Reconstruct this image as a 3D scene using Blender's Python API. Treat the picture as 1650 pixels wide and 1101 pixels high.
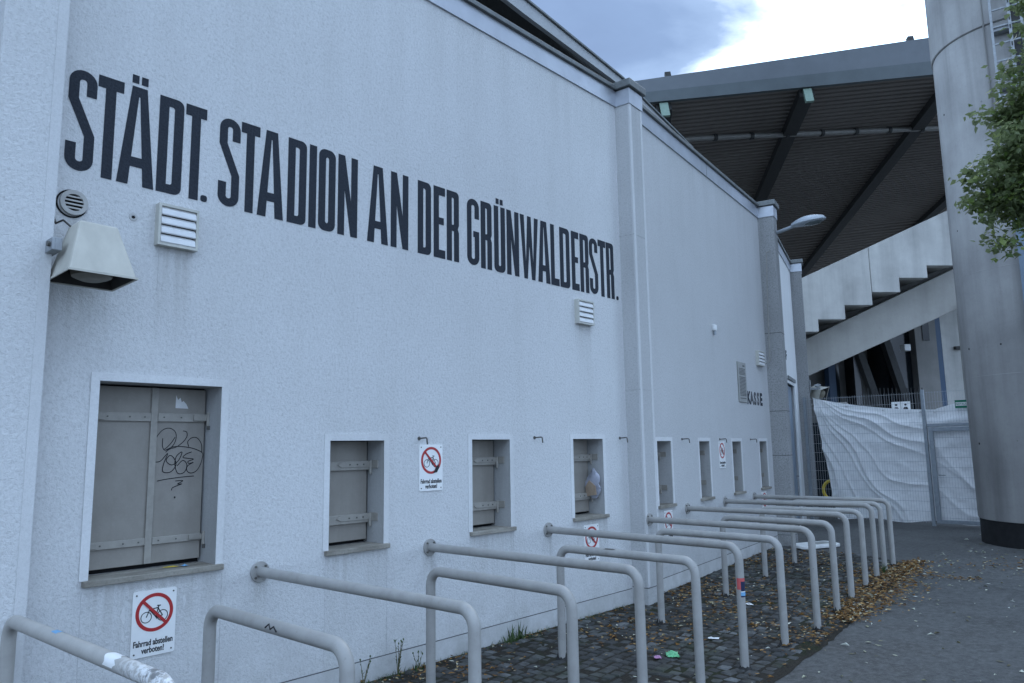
import bpy, bmesh, math, random
from mathutils import Vector, Matrix
from mathutils import noise as mn
R = math.radians
random.seed(11)
for o in list(bpy.data.objects): bpy.data.objects.remove(o)
scene = bpy.context.scene
C = scene.collection

# ------------------------------------------------------------------ camera
EYE = Vector((0, 0, 1.70))
def cam_axes(pitch, roll, az):
    f = Vector((math.cos(az)*math.cos(pitch), math.sin(az)*math.cos(pitch), math.sin(pitch)))
    r = Vector((math.sin(az), -math.cos(az), 0)); u = r.cross(f)
    c, s = math.cos(roll), math.sin(roll)
    return c*r+s*u, -s*r+c*u, f
AX = cam_axes(R(8.0822), R(-0.9319), R(41.9141))
cam_d = bpy.data.cameras.new('camera'); cam = bpy.data.objects.new('camera', cam_d); C.objects.link(cam)
cam_d.sensor_fit = 'HORIZONTAL'; cam_d.sensor_width = 36; cam_d.lens = 26.382
cam_d.clip_start = 0.05; cam_d.clip_end = 3000
m = Matrix.Identity(4)
for i in range(3):
    m[i][0] = AX[0][i]; m[i][1] = AX[1][i]; m[i][2] = -AX[2][i]; m[i][3] = EYE[i]
cam.matrix_world = m
scene.camera = cam
def to_px(p):
    v = Vector(p)-EYE; d = v.dot(AX[2])
    if d < 0.05: return None
    return 825+1209.17*v.dot(AX[0])/d, 550.5-1209.17*v.dot(AX[1])/d, d

# ------------------------------------------------------------------ light
SUN_AZ, SUN_EL = R(14), R(38)           # direction towards the sun, behind the clouds
sd = Vector((math.cos(SUN_AZ)*math.cos(SUN_EL), math.sin(SUN_AZ)*math.cos(SUN_EL), math.sin(SUN_EL)))
world = bpy.data.worlds.new('World'); scene.world = world; world.use_nodes = True
nt = world.node_tree; nt.nodes.clear()
def wn(t, **k):
    n = nt.nodes.new(t)
    for a, b in k.items(): setattr(n, a, b)
    return n
sky = wn('ShaderNodeTexSky', sky_type='NISHITA'); sky.sun_disc = False
sky.sun_elevation = SUN_EL; sky.sun_rotation = math.pi/2-SUN_AZ
bg1 = wn('ShaderNodeBackground'); bg1.inputs[1].default_value = 0.10
nt.links.new(sky.outputs[0], bg1.inputs[0])
tc = wn('ShaderNodeTexCoord')
mp = wn('ShaderNodeMapping'); mp.inputs['Scale'].default_value = (1, 1, 1.9); mp.inputs['Location'].default_value = (1.125, -0.835, -0.37)
nt.links.new(tc.outputs['Generated'], mp.inputs[0])
n1 = wn('ShaderNodeTexNoise'); n1.inputs['Scale'].default_value = 2.3; n1.inputs['Detail'].default_value = 8; n1.inputs['Roughness'].default_value = 0.52; n1.inputs['Distortion'].default_value = 0.35
n2 = wn('ShaderNodeTexNoise'); n2.inputs['Scale'].default_value = 3.4; n2.inputs['Detail'].default_value = 9; n2.inputs['Roughness'].default_value = 0.55
for n in (n1, n2): nt.links.new(mp.outputs[0], n.inputs['Vector'])
# broken cloud deck: blue-grey thick cloud and bright thin cloud, the same all round the sky
cr = wn('ShaderNodeValToRGB'); nt.links.new(n1.outputs[0], cr.inputs[0])
e = cr.color_ramp.elements
e[0].position = 0.28; e[0].color = (0.25, 0.365, 0.60, 1)
e[1].position = 0.62; e[1].color = (2.05, 2.9, 3.85, 1)
for p, c in ((0.40, (0.29, 0.425, 0.69, 1)), (0.47, (0.40, 0.565, 0.86, 1)), (0.505, (0.74, 0.94, 1.25, 1)), (0.54, (1.45, 1.9, 2.7, 1))):
    q = e.new(p); q.color = c
bg2 = wn('ShaderNodeBackground'); bg2.inputs[1].default_value = 1.0
nt.links.new(cr.outputs[0], bg2.inputs[0])
cov = wn('ShaderNodeMapRange'); cov.inputs[1].default_value = 0.30; cov.inputs[2].default_value = 0.42; cov.inputs[3].default_value = 0.6; cov.inputs[4].default_value = 1.0
nt.links.new(n2.outputs[0], cov.inputs[0])
mxw = wn('ShaderNodeMixShader'); nt.links.new(cov.outputs[0], mxw.inputs[0]); nt.links.new(bg1.outputs[0], mxw.inputs[1]); nt.links.new(bg2.outputs[0], mxw.inputs[2])
wo = wn('ShaderNodeOutputWorld'); nt.links.new(mxw.outputs[0], wo.inputs[0])
sl = bpy.data.lights.new('sun', 'SUN'); sl.energy = 0.8; sl.angle = R(25); sl.color = (1, 0.98, 0.95)
so = bpy.data.objects.new('sun', sl); C.objects.link(so); so.rotation_euler = sd.to_track_quat('Z', 'Y').to_euler()
scene.view_settings.view_transform = 'Standard'; scene.view_settings.look = 'None'
scene.view_settings.exposure = 0.11; scene.view_settings.gamma = 1.0; scene.view_settings.use_curve_mapping = False
scene.render.engine = 'CYCLES'

# ------------------------------------------------------------------ materials
class MatB:
    def __init__(s, name, rough=0.8, metal=0.0, spec=0.4):
        s.m = bpy.data.materials.new(name); s.m.use_nodes = True; s.t = s.m.node_tree
        s.b = s.t.nodes['Principled BSDF']; s.b.inputs['Roughness'].default_value = rough
        s.b.inputs['Metallic'].default_value = metal; s.b.inputs['Specular IOR Level'].default_value = spec
        s.tc = s.t.nodes.new('ShaderNodeTexCoord'); s.vec = s.tc.outputs['Object']
    def link(s, a, b): s.t.links.new(a, b)
    def noise(s, scale, detail=4, rough=0.55, stretch=None, vec=None, dist=0.0):
        n = s.t.nodes.new('ShaderNodeTexNoise'); n.inputs['Scale'].default_value = scale; n.inputs['Detail'].default_value = detail
        n.inputs['Roughness'].default_value = rough; n.inputs['Distortion'].default_value = dist
        v = vec or s.vec
        if stretch:
            mpn = s.t.nodes.new('ShaderNodeMapping'); mpn.inputs['Scale'].default_value = stretch; s.link(v, mpn.inputs[0]); v = mpn.outputs[0]
        s.link(v, n.inputs['Vector']); return n.outputs[0]
    def voro(s, scale, feature='F1', vec=None):
        n = s.t.nodes.new('ShaderNodeTexVoronoi'); n.inputs['Scale'].default_value = scale; n.feature = feature
        s.link(vec or s.vec, n.inputs['Vector']); return n.outputs[0]
    def ramp(s, fac, stops):
        n = s.t.nodes.new('ShaderNodeValToRGB'); s.link(fac, n.inputs[0]); el = n.color_ramp.elements
        el[0].position, el[0].color = stops[0][0], (*stops[0][1], 1)
        el[1].position, el[1].color = stops[-1][0], (*stops[-1][1], 1)
        for p, c in stops[1:-1]:
            x = el.new(p); x.color = (*c, 1)
        return n.outputs[0]
    def mixc(s, fac, a, b, mode='MIX'):
        n = s.t.nodes.new('ShaderNodeMix'); n.data_type = 'RGBA'; n.blend_type = mode
        for v, i in ((fac, 0), (a, 6), (b, 7)):
            if isinstance(v, (int, float)): n.inputs[i].default_value = v
            elif isinstance(v, tuple): n.inputs[i].default_value = (*v, 1)
            else: s.link(v, n.inputs[i])
        return n.outputs[2]
    def math(s, op, a, b=0.0):
        n = s.t.nodes.new('ShaderNodeMath'); n.operation = op
        for v, i in ((a, 0), (b, 1)):
            if isinstance(v, (int, float)): n.inputs[i].default_value = v
            else: s.link(v, n.inputs[i])
        return n.outputs[0]
    def mr(s, v, a, b, c, d):
        n = s.t.nodes.new('ShaderNodeMapRange'); s.link(v, n.inputs[0])
        for i, q in enumerate((a, b, c, d)): n.inputs[i+1].default_value = q
        return n.outputs[0]
    def color(s, c):
        if isinstance(c, tuple): s.b.inputs['Base Color'].default_value = (*c, 1)
        else: s.link(c, s.b.inputs['Base Color'])
        return s
    def bump(s, h, strength=0.4, dist=0.01):
        n = s.t.nodes.new('ShaderNodeBump'); n.inputs['Strength'].default_value = strength; n.inputs['Distance'].default_value = dist
        s.link(h, n.inputs['Height']); s.link(n.outputs[0], s.b.inputs['Normal']); return s
    def sepz(s):
        n = s.t.nodes.new('ShaderNodeSeparateXYZ'); s.link(s.vec, n.inputs[0]); return n.outputs

def grey(v, tint=(1, 1, 1)): return tuple(v*t for t in tint)
def plaster(name, base, speck=0.16, grain=58, bump=0.75, dirt=0.12, runs=()):
    b = MatB(name, 0.92, spec=0.2)
    g1 = b.noise(grain, 5, 0.62, dist=0.6); g2 = b.noise(grain*2.6, 3, 0.6)
    grn = b.math('ADD', b.math('MULTIPLY', g1, 0.7), b.math('MULTIPLY', g2, 0.3))
    big = b.noise(0.9, 5, 0.6); streak = b.noise(3.5, 5, 0.6, stretch=(1, 1, 0.09))
    c = b.ramp(grn, [(0.36, grey(base*(1-speck*1.5))), (0.47, grey(base*(1-speck*.35))), (0.62, grey(base*1.05))])
    c = b.mixc(b.mr(big, 0.35, 0.7, 0, dirt*1.7), c, grey(base*0.62, (1, .99, .95)))
    c = b.mixc(b.mr(streak, 0.52, 0.75, 0, dirt*1.3), c, grey(base*0.6, (1, .98, .93)))
    xyz = b.sepz()
    if runs:       # rust and dirt runs below vents, sills and flanges
        rn = b.noise(26, 5, 0.65, stretch=(1, 1, 0.035)); tot = None
        for x0, x1, zt, ln, k in runs:
            mk_ = b.math('MULTIPLY', b.mr(xyz[0], x0-.02, x0+.03, 0, 1), b.mr(xyz[0], x1-.03, x1+.02, 1, 0))
            mk_ = b.math('MULTIPLY', mk_, b.math('MULTIPLY', b.mr(xyz[2], zt, zt+.01, 1, 0), b.mr(xyz[2], zt-ln, zt, 0, k)))
            tot = mk_ if tot is None else b.math('ADD', tot, mk_)
        c = b.mixc(b.math('MULTIPLY', tot, b.mr(rn, .40, .62, .15, 1)), c, grey(base*.52, (1, .96, .88)))
    z = xyz[2]; st2 = b.noise(4.3, 7, 0.68, stretch=(1, 1, 0.06)); sp = b.noise(5, 6, 0.7)
    c = b.mixc(b.math('MULTIPLY', b.mr(st2, 0.45, 0.68, 0, 1), b.mr(z, 3.6, 5.7, 0, dirt*2.2)), c, grey(base*0.55, (1, .98, .94)))
    c = b.mixc(b.math('MULTIPLY', b.mr(sp, 0.38, 0.62, 0.15, 1), b.mr(z, 0.0, 0.55, 0.5, 0)), c, grey(base*0.50, (1, .98, .90)))
    b.color(c); b.bump(grn, bump, 0.012)
    return b.m
M = {}
M['plaster'] = plaster('plaster_roughcast', 0.655, speck=0.13, grain=50, dirt=0.095, runs=((1.92,2.14,2.99,.75,.42),(6.24,6.5,2.98,.7,.42),(1.63,2.43,.955,.5,.36),(3.2,3.76,.958,.6,.36),(4.66,5.22,.958,.6,.36),(6.11,6.7,.958,.6,.36),(1.36,1.5,3.08,.4,.5),(2.64,2.74,.86,.45,.5),(4.145,4.245,.86,.45,.5),(5.66,5.76,.86,.45,.5),(1.3,1.66,2.64,.5,.3)))
M['plaster2'] = plaster('plaster_side', 0.545, speck=0.09, grain=45, bump=0.5, dirt=0.09)  # greyer, smoother plaster, also darkened to paint in the farther section's dimmer light
M['plaster_pil'] = plaster('plaster_pilaster', 0.50, speck=0.12, grain=50, bump=0.6, dirt=0.13)
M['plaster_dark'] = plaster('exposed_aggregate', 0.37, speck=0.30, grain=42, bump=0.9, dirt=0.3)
M['plaster_white'] = plaster('plaster_white', 0.74, speck=0.05, grain=80, bump=0.25, dirt=0.10)
M['smooth'] = plaster('smooth_render', 0.71, speck=0.05, grain=60, bump=0.25, dirt=0.22)
M['trim'] = plaster('smooth_trim', 0.63, speck=0.06, grain=80, bump=0.3, dirt=0.12)
M['plinth'] = plaster('plinth_render', 0.60, speck=0.05, grain=60, bump=0.25, dirt=0.30)
def simple(name, c, rough=0.6, metal=0.0, var=0.15, scale=12, spec=0.4, bump=0.0, stretch=None):
    b = MatB(name, rough, metal, spec)
    n = b.noise(scale, 5, 0.6, stretch=stretch)
    b.color(b.ramp(n, [(0.3, tuple(x*(1-var) for x in c)), (0.7, tuple(min(1, x*(1+var*.7)) for x in c))]))
    if bump: b.bump(n, bump, 0.01)
    return b.m
M['paint_dark'] = simple('dark_wall_paint', (0.022, 0.027, 0.038), 0.85, var=0.3, scale=60, bump=0.5)
M['zinc'] = simple('zinc_flashing', (0.46, 0.48, 0.52), 0.42, 0.55, var=0.12, scale=3, stretch=(1, 1, 1))
M['zinc_dark'] = simple('flashing_edge', (0.17, 0.18, 0.18), 0.55, 0.3, var=0.25, scale=9)
M['line'] = simple('joint_line', (0.12, 0.12, 0.12), 0.9, var=0.5, scale=20)
M['crack'] = simple('hair_crack', (0.43, 0.43, 0.43), 0.9, var=0.3, scale=30)
def shutter():
    b = MatB('shutter_paint', 0.55, 0.0, 0.4)
    n = b.noise(4, 6, 0.65); s = b.noise(9, 5, 0.6, stretch=(1, 1, .12)); f = b.noise(70, 3)
    c = b.ramp(n, [(0.3, (0.235, 0.215, 0.190)), (0.7, (0.305, 0.282, 0.25))])
    c = b.mixc(b.mr(s, 0.5, 0.8, 0, .35), c, (0.15, 0.135, 0.115)); c = b.mixc(b.mr(f, .55, .75, 0, .25), c, (0.34, .32, .285))
    return b.color(c).bump(f, .12, .004).m
M['shutter'] = shutter()
M['shutter_strap'] = simple('strap_paint', (0.315, 0.295, 0.262), 0.5, 0.0, var=0.15, scale=14, bump=.1)
M['bolt'] = simple('bolt_steel', (0.12, 0.115, 0.105), 0.5, 0.4, var=.3)
M['jamb'] = plaster('jamb_render', 0.47, speck=0.06, grain=40, bump=0.3, dirt=0.4)
def sillm():
    b = MatB('sill_stone', 0.85, spec=.2); n = b.noise(5, 6, .65, stretch=(.5, 2, 2)); f = b.noise(60, 4)
    c = b.ramp(n, [(.3, (.16, .14, .115)), (.5, (.27, .25, .215)), (.72, (.37, .345, .30))])
    c = b.mixc(b.mr(f, .5, .7, 0, .4), c, (.14, .125, .10))
    return b.color(c).bump(f, .35, .006).m
M['sill'] = sillm()
M['black'] = simple('black_void', (0.008, 0.008, 0.009), 0.9, var=.2)
def tubem():
    b = MatB('rail_paint', 0.42, 0.0, 0.45)
    n = b.noise(7, 5, .6); f = b.noise(55, 4, .65); s = b.noise(22, 5, .7)
    c = b.ramp(n, [(.3, (.30, .292, .278)), (.7, (.39, .38, .362))])
    c = b.mixc(b.mr(f, .6, .72, 0, .45), c, (.22, .20, .18))
    c = b.mixc(b.mr(s, .69, .72, 0, .8), c, (.13, .10, .075))
    b.link(b.mr(n, .3, .7, .36, .55), b.b.inputs['Roughness'])
    oi = b.t.nodes.new('ShaderNodeObjectInfo'); c = b.mixc(b.mr(oi.outputs['Random'], 0, 1, 0, .30), c, (.24, .23, .215))
    gs = b.noise(4, 6, .7, stretch=(1, 1, .4)); c = b.mixc(b.mr(gs, .52, .7, 0, .4), c, (.22, .205, .18))
    return b.color(c).bump(f, .05, .003).m
M['tube'] = tubem()
def tubeworn():
    b = MatB('rail_paint_worn', 0.5, 0.0, 0.4)
    n = b.noise(9, 6, .7); f = b.noise(34, 5, .7)
    c = b.ramp(n, [(.3, (.34, .325, .305)), (.7, (.42, .405, .38))])
    x = b.sepz()[1]
    near = b.mr(x, -1.52, -1.25, 1, 0)
    c = b.mixc(b.math('MULTIPLY', b.mr(f, .44, .52, 0, 1), near), c, (.66, .66, .66))
    c = b.mixc(b.math('MULTIPLY', b.mr(n, .54, .6, 0, .9), near), c, (.16, .16, .16))
    return b.color(c).bump(f, .1, .003).m
M['tube_worn'] = tubeworn()
M['rubber'] = simple('rail_foot', (.025, .024, .023), .8, var=.4, scale=30)
M['horn'] = simple('horn_plastic', (.50, .48, .42), .6, var=.14, scale=7, bump=.05, stretch=(1, 1, .5))
M['horn_in'] = simple('horn_inside', (.045, .042, .038), .6, var=.3)
M['horn_cone'] = simple('horn_bell', (.20, .18, .135), .5, var=.2)
M['bracket'] = simple('galvanised', (.30, .315, .33), .5, .3, var=.2, scale=20)
M['vent_frame'] = simple('vent_frame', (.52, .51, .46), .5, var=.12)
M['vent_slat'] = simple('vent_slat', (.72, .72, .72), .32, var=.06)
M['vent_grey'] = simple('vent_ring', (.42, .41, .39), .5, var=.15)
M['sign_white'] = simple('sign_white', (.82, .82, .81), .35, var=.05, scale=6)
M['sign_red'] = simple('sign_red', (.42, .028, .03), .4, var=.12)
M['sign_black'] = simple('sign_black', (.012, .012, .016), .45, var=.2)
M['sign_green'] = simple('sign_green', (.0, .16, .085), .4, var=.1)
M['marker'] = simple('marker_ink', (.012, .012, .016), .5, var=.4, scale=50)
M['sticker_white'] = simple('torn_sticker', (.62, .62, .62), .6, var=.1)
M['s_red'] = simple('sticker_red', (.55, .10, .10), .5); M['s_navy'] = simple('sticker_navy', (.012, .018, .06), .5); M['s_blue'] = simple('sticker_blue', (.16, .38, .62), .5)
M['board'] = simple('grey_board', (.30, .30, .28), .5, var=.1); M['print'] = simple('faint_print', (.075, .075, .08), .6, var=.2)
def conc(name, lo, hi, streaks=.4, rough=.85, joints=False):
    b = MatB(name, rough, spec=.3)
    n = b.noise(.8, 6, .62); s = b.noise(2.2, 6, .62, stretch=(1, 1, .06)); f = b.noise(24, 5, .65); p = b.voro(9)
    c = b.ramp(n, [(.28, lo), (.72, hi)])
    c = b.mixc(b.mr(s, .48, .72, 0, streaks), c, tuple(x*.55 for x in lo))
    c = b.mixc(b.mr(s, .30, .45, streaks*.5, 0), c, tuple(min(1, x*1.25) for x in hi))
    c = b.mixc(b.mr(p, .0, .045, .6, 0), c, tuple(x*.4 for x in lo))
    c = b.mixc(b.mr(f, .55, .8, 0, .3), c, tuple(x*.7 for x in lo))
    return b.color(c).bump(f, .25, .008).m
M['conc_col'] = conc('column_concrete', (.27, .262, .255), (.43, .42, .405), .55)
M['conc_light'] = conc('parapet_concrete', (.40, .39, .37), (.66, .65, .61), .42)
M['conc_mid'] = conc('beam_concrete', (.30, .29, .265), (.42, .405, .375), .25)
M['conc_dark'] = conc('shade_concrete', (.20, .195, .185), (.30, .29, .275), .3)  # darker concrete copy, with the shade under the stand put into its colour
M['bitumen'] = simple('bitumen_band', (.012, .012, .013), .75, var=.5, scale=8, bump=.3)
M['soffit'] = simple('soffit_sheet', (.255, .225, .20), .8, 0.0, var=.12, scale=.4, stretch=(1, 1, 1))
M['roof_beam'] = simple('roof_beam', (.05, .05, .048), .7, var=.2)
M['fascia_blue'] = simple('fascia_sheet', (.14, .155, .17), .5, .1, var=.1, scale=2)
M['fascia_low'] = simple('fascia_lower', (.10, .118, .125), .5, .1, var=.12, scale=2)
M['fascia_pale'] = simple('pale_fascia', (.40, .41, .42), .6, var=.12, scale=2)
M['green_steel'] = simple('green_steel', (.26, .36, .29), .5, var=.1)
M['pipe_grey'] = simple('pipe_grey', (.30, .29, .27), .5, .2, var=.15)
M['galv'] = simple('galv_fence', (.30, .33, .36), .45, .55, var=.15, scale=14)
M['wire'] = simple('galv_wire', (.40, .42, .45), .5, .1, var=.1)
def tarpm():
    b = MatB('tarp_white', .55, spec=.35); n = b.noise(6, 5, .6); f = b.noise(26, 5, .7, dist=1.2)
    c = b.ramp(n, [(.3, (.86, .86, .86)), (.7, (.92, .92, .92))])
    b.color(c).bump(f, .25, .02)
    tr = b.t.nodes.new('ShaderNodeBsdfTranslucent'); b.link(c, tr.inputs[0]); mx = b.t.nodes.new('ShaderNodeMixShader'); mx.inputs[0].default_value = .06
    out = b.t.nodes['Material Output']; b.link(b.b.outputs[0], mx.inputs[1]); b.link(tr.outputs[0], mx.inputs[2]); b.link(mx.outputs[0], out.inputs[0])
    return b.m
M['tarp'] = tarpm()
M['blue'] = simple('blue_panel', (.035, .075, .14), .4, var=.15, scale=2)
M['door'] = simple('door_bluegrey', (.16, .21, .27), .4, var=.1, scale=3)
M['glassdark'] = simple('dark_glass', (.012, .016, .02), .12, var=.2)
M['lampgrey'] = simple('lamp_housing', (.36, .39, .42), .4, .2, var=.08)
M['lampglass'] = simple('lamp_glass', (.10, .12, .12), .2, var=.1)
M['yellow'] = simple('yellow_plastic', (.65, .48, .03), .45, var=.15)
M['plastic_clear'] = simple('plastic_film', (.42, .43, .50), .3, var=.15); M['cardboard'] = simple('cardboard', (.40, .30, .22), .7, var=.2)
M['wrap_green'] = simple('wrapper_green', (.16, .50, .25), .35, var=.3, scale=30); M['wrap_pink'] = simple('wrapper_pink', (.50, .25, .42), .4, var=.2)
M['paper'] = simple('paper', (.75, .75, .74), .7, var=.1)
M['plant'] = simple('weed_green', (.055, .095, .025), .6, var=.4, scale=20); M['stem'] = simple('weed_stem', (.13, .11, .05), .7, var=.3)
M['bark'] = simple('bark', (.09, .075, .055), .9, var=.4, scale=14, bump=.6, stretch=(1, 1, .2))
def leafm():
    b = MatB('foliage', .42, spec=.5); g = b.t.nodes.new('ShaderNodeNewGeometry')
    c = b.ramp(g.outputs['Random Per Island'], [(0, (.06, .10, .022)), (.35, (.125, .185, .042)), (.75, (.20, .26, .064)), (.95, (.33, .37, .14))])
    c = b.mixc(g.outputs['Backfacing'], c, (.21, .25, .12)); b.color(c)
    b.b.inputs['Transmission Weight'].default_value = 0
    tr = b.t.nodes.new('ShaderNodeBsdfTranslucent'); b.link(c, tr.inputs[0])
    mx = b.t.nodes.new('ShaderNodeMixShader'); mx.inputs[0].default_value = .5
    out = b.t.nodes['Material Output']; b.link(b.b.outputs[0], mx.inputs[1]); b.link(tr.outputs[0], mx.inputs[2]); b.link(mx.outputs[0], out.inputs[0])
    return b.m
M['leaf'] = leafm()
def litterm():
    b = MatB('dead_leaves', .75, spec=.25); g = b.t.nodes.new('ShaderNodeNewGeometry')
    c = b.ramp(g.outputs['Random Per Island'], [(0, (.045, .028, .016)), (.3, (.15, .075, .026)), (.6, (.27, .14, .042)), (.8, (.36, .21, .075)), (.93, (.40, .33, .18)), (1, (.55, .53, .44))])
    return b.color(c).m
M['litter'] = litterm()
def litterpale():
    b = MatB('pale_leaves', .6, spec=.3); g = b.t.nodes.new('ShaderNodeNewGeometry')
    c = b.ramp(g.outputs['Random Per Island'], [(0, (.07, .055, .03)), (.3, (.20, .19, .10)), (.6, (.42, .42, .30)), (1, (.66, .67, .60))])
    return b.color(c).m
M['litter_pale'] = litterpale()
def asphalt():
    b = MatB('asphalt', .78, spec=.35)
    n = b.noise(.45, 6, .62); s = b.noise(1.7, 6, .65); f = b.noise(95, 4, .7); v = b.voro(120)
    c = b.ramp(n, [(.3, (.052, .052, .050)), (.7, (.088, .088, .085))])
    m_ = b.noise(14, 6, .75); m2 = b.noise(34, 5, .75); c = b.mixc(b.mr(s, .46, .62, 0, .65), c, (.036, .036, .034)); c = b.mixc(b.mr(m_, .46, .64, 0, .7), c, (.128, .128, .124)); c = b.mixc(b.mr(m_, .34, .45, .7, 0), c, (.030, .030, .030)); c = b.mixc(b.mr(m2, .52, .66, 0, .6), c, (.15, .15, .145))
    c = b.mixc(b.mr(f, .52, .68, 0, .5), c, (.125, .125, .125)); c = b.mixc(b.mr(v, .0, .25, .5, 0), c, (.03, .03, .03))
    b.link(b.mr(s, .35, .65, .85, .6), b.b.inputs['Roughness'])
    return b.color(c).bump(f, .5, .006).m
M['asphalt'] = asphalt()
def soil():
    b = MatB('joint_soil', .95, spec=.15); n = b.noise(2.2, 6, .65); f = b.noise(60, 5, .7)
    c = b.ramp(f, [(.3, (.022, .020, .017)), (.7, (.055, .047, .037))]); c = b.mixc(b.mr(n, .5, .65, 0, .7), c, (.028, .038, .014))
    return b.color(c).bump(f, .8, .02).m
M['soil'] = soil()
def settm():
    b = MatB('sett_stone', .7, spec=.35); g = b.t.nodes.new('ShaderNodeNewGeometry'); oi = b.t.nodes.new('ShaderNodeObjectInfo')
    gp = g.outputs['Position']
    r = b.math('FRACT', b.math('ADD', g.outputs['Random Per Island'], b.math('MULTIPLY', oi.outputs['Random'], 7.3)))
    c = b.ramp(r, [(0, (.035, .036, .036)), (.5, (.062, .063, .062)), (.85, (.095, .097, .095)), (1, (.17, .175, .175))])
    n = b.noise(2.0, 6, .65, vec=gp); f = b.noise(75, 5, .7, vec=gp); d = b.noise(6, 5, .7, vec=gp)
    c = b.mixc(b.mr(d, .42, .62, 0, .75), c, (.026, .023, .018)); c = b.mixc(b.mr(n, .52, .68, 0, .55), c, (.03, .042, .015))
    c = b.mixc(b.mr(f, .5, .75, 0, .4), c, (.02, .02, .02))
    return b.color(c).bump(f, .6, .008).m
M['sett'] = settm()
M['flowerwhite'] = simple('white_board', (.72, .72, .70), .5, var=.12)

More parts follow.
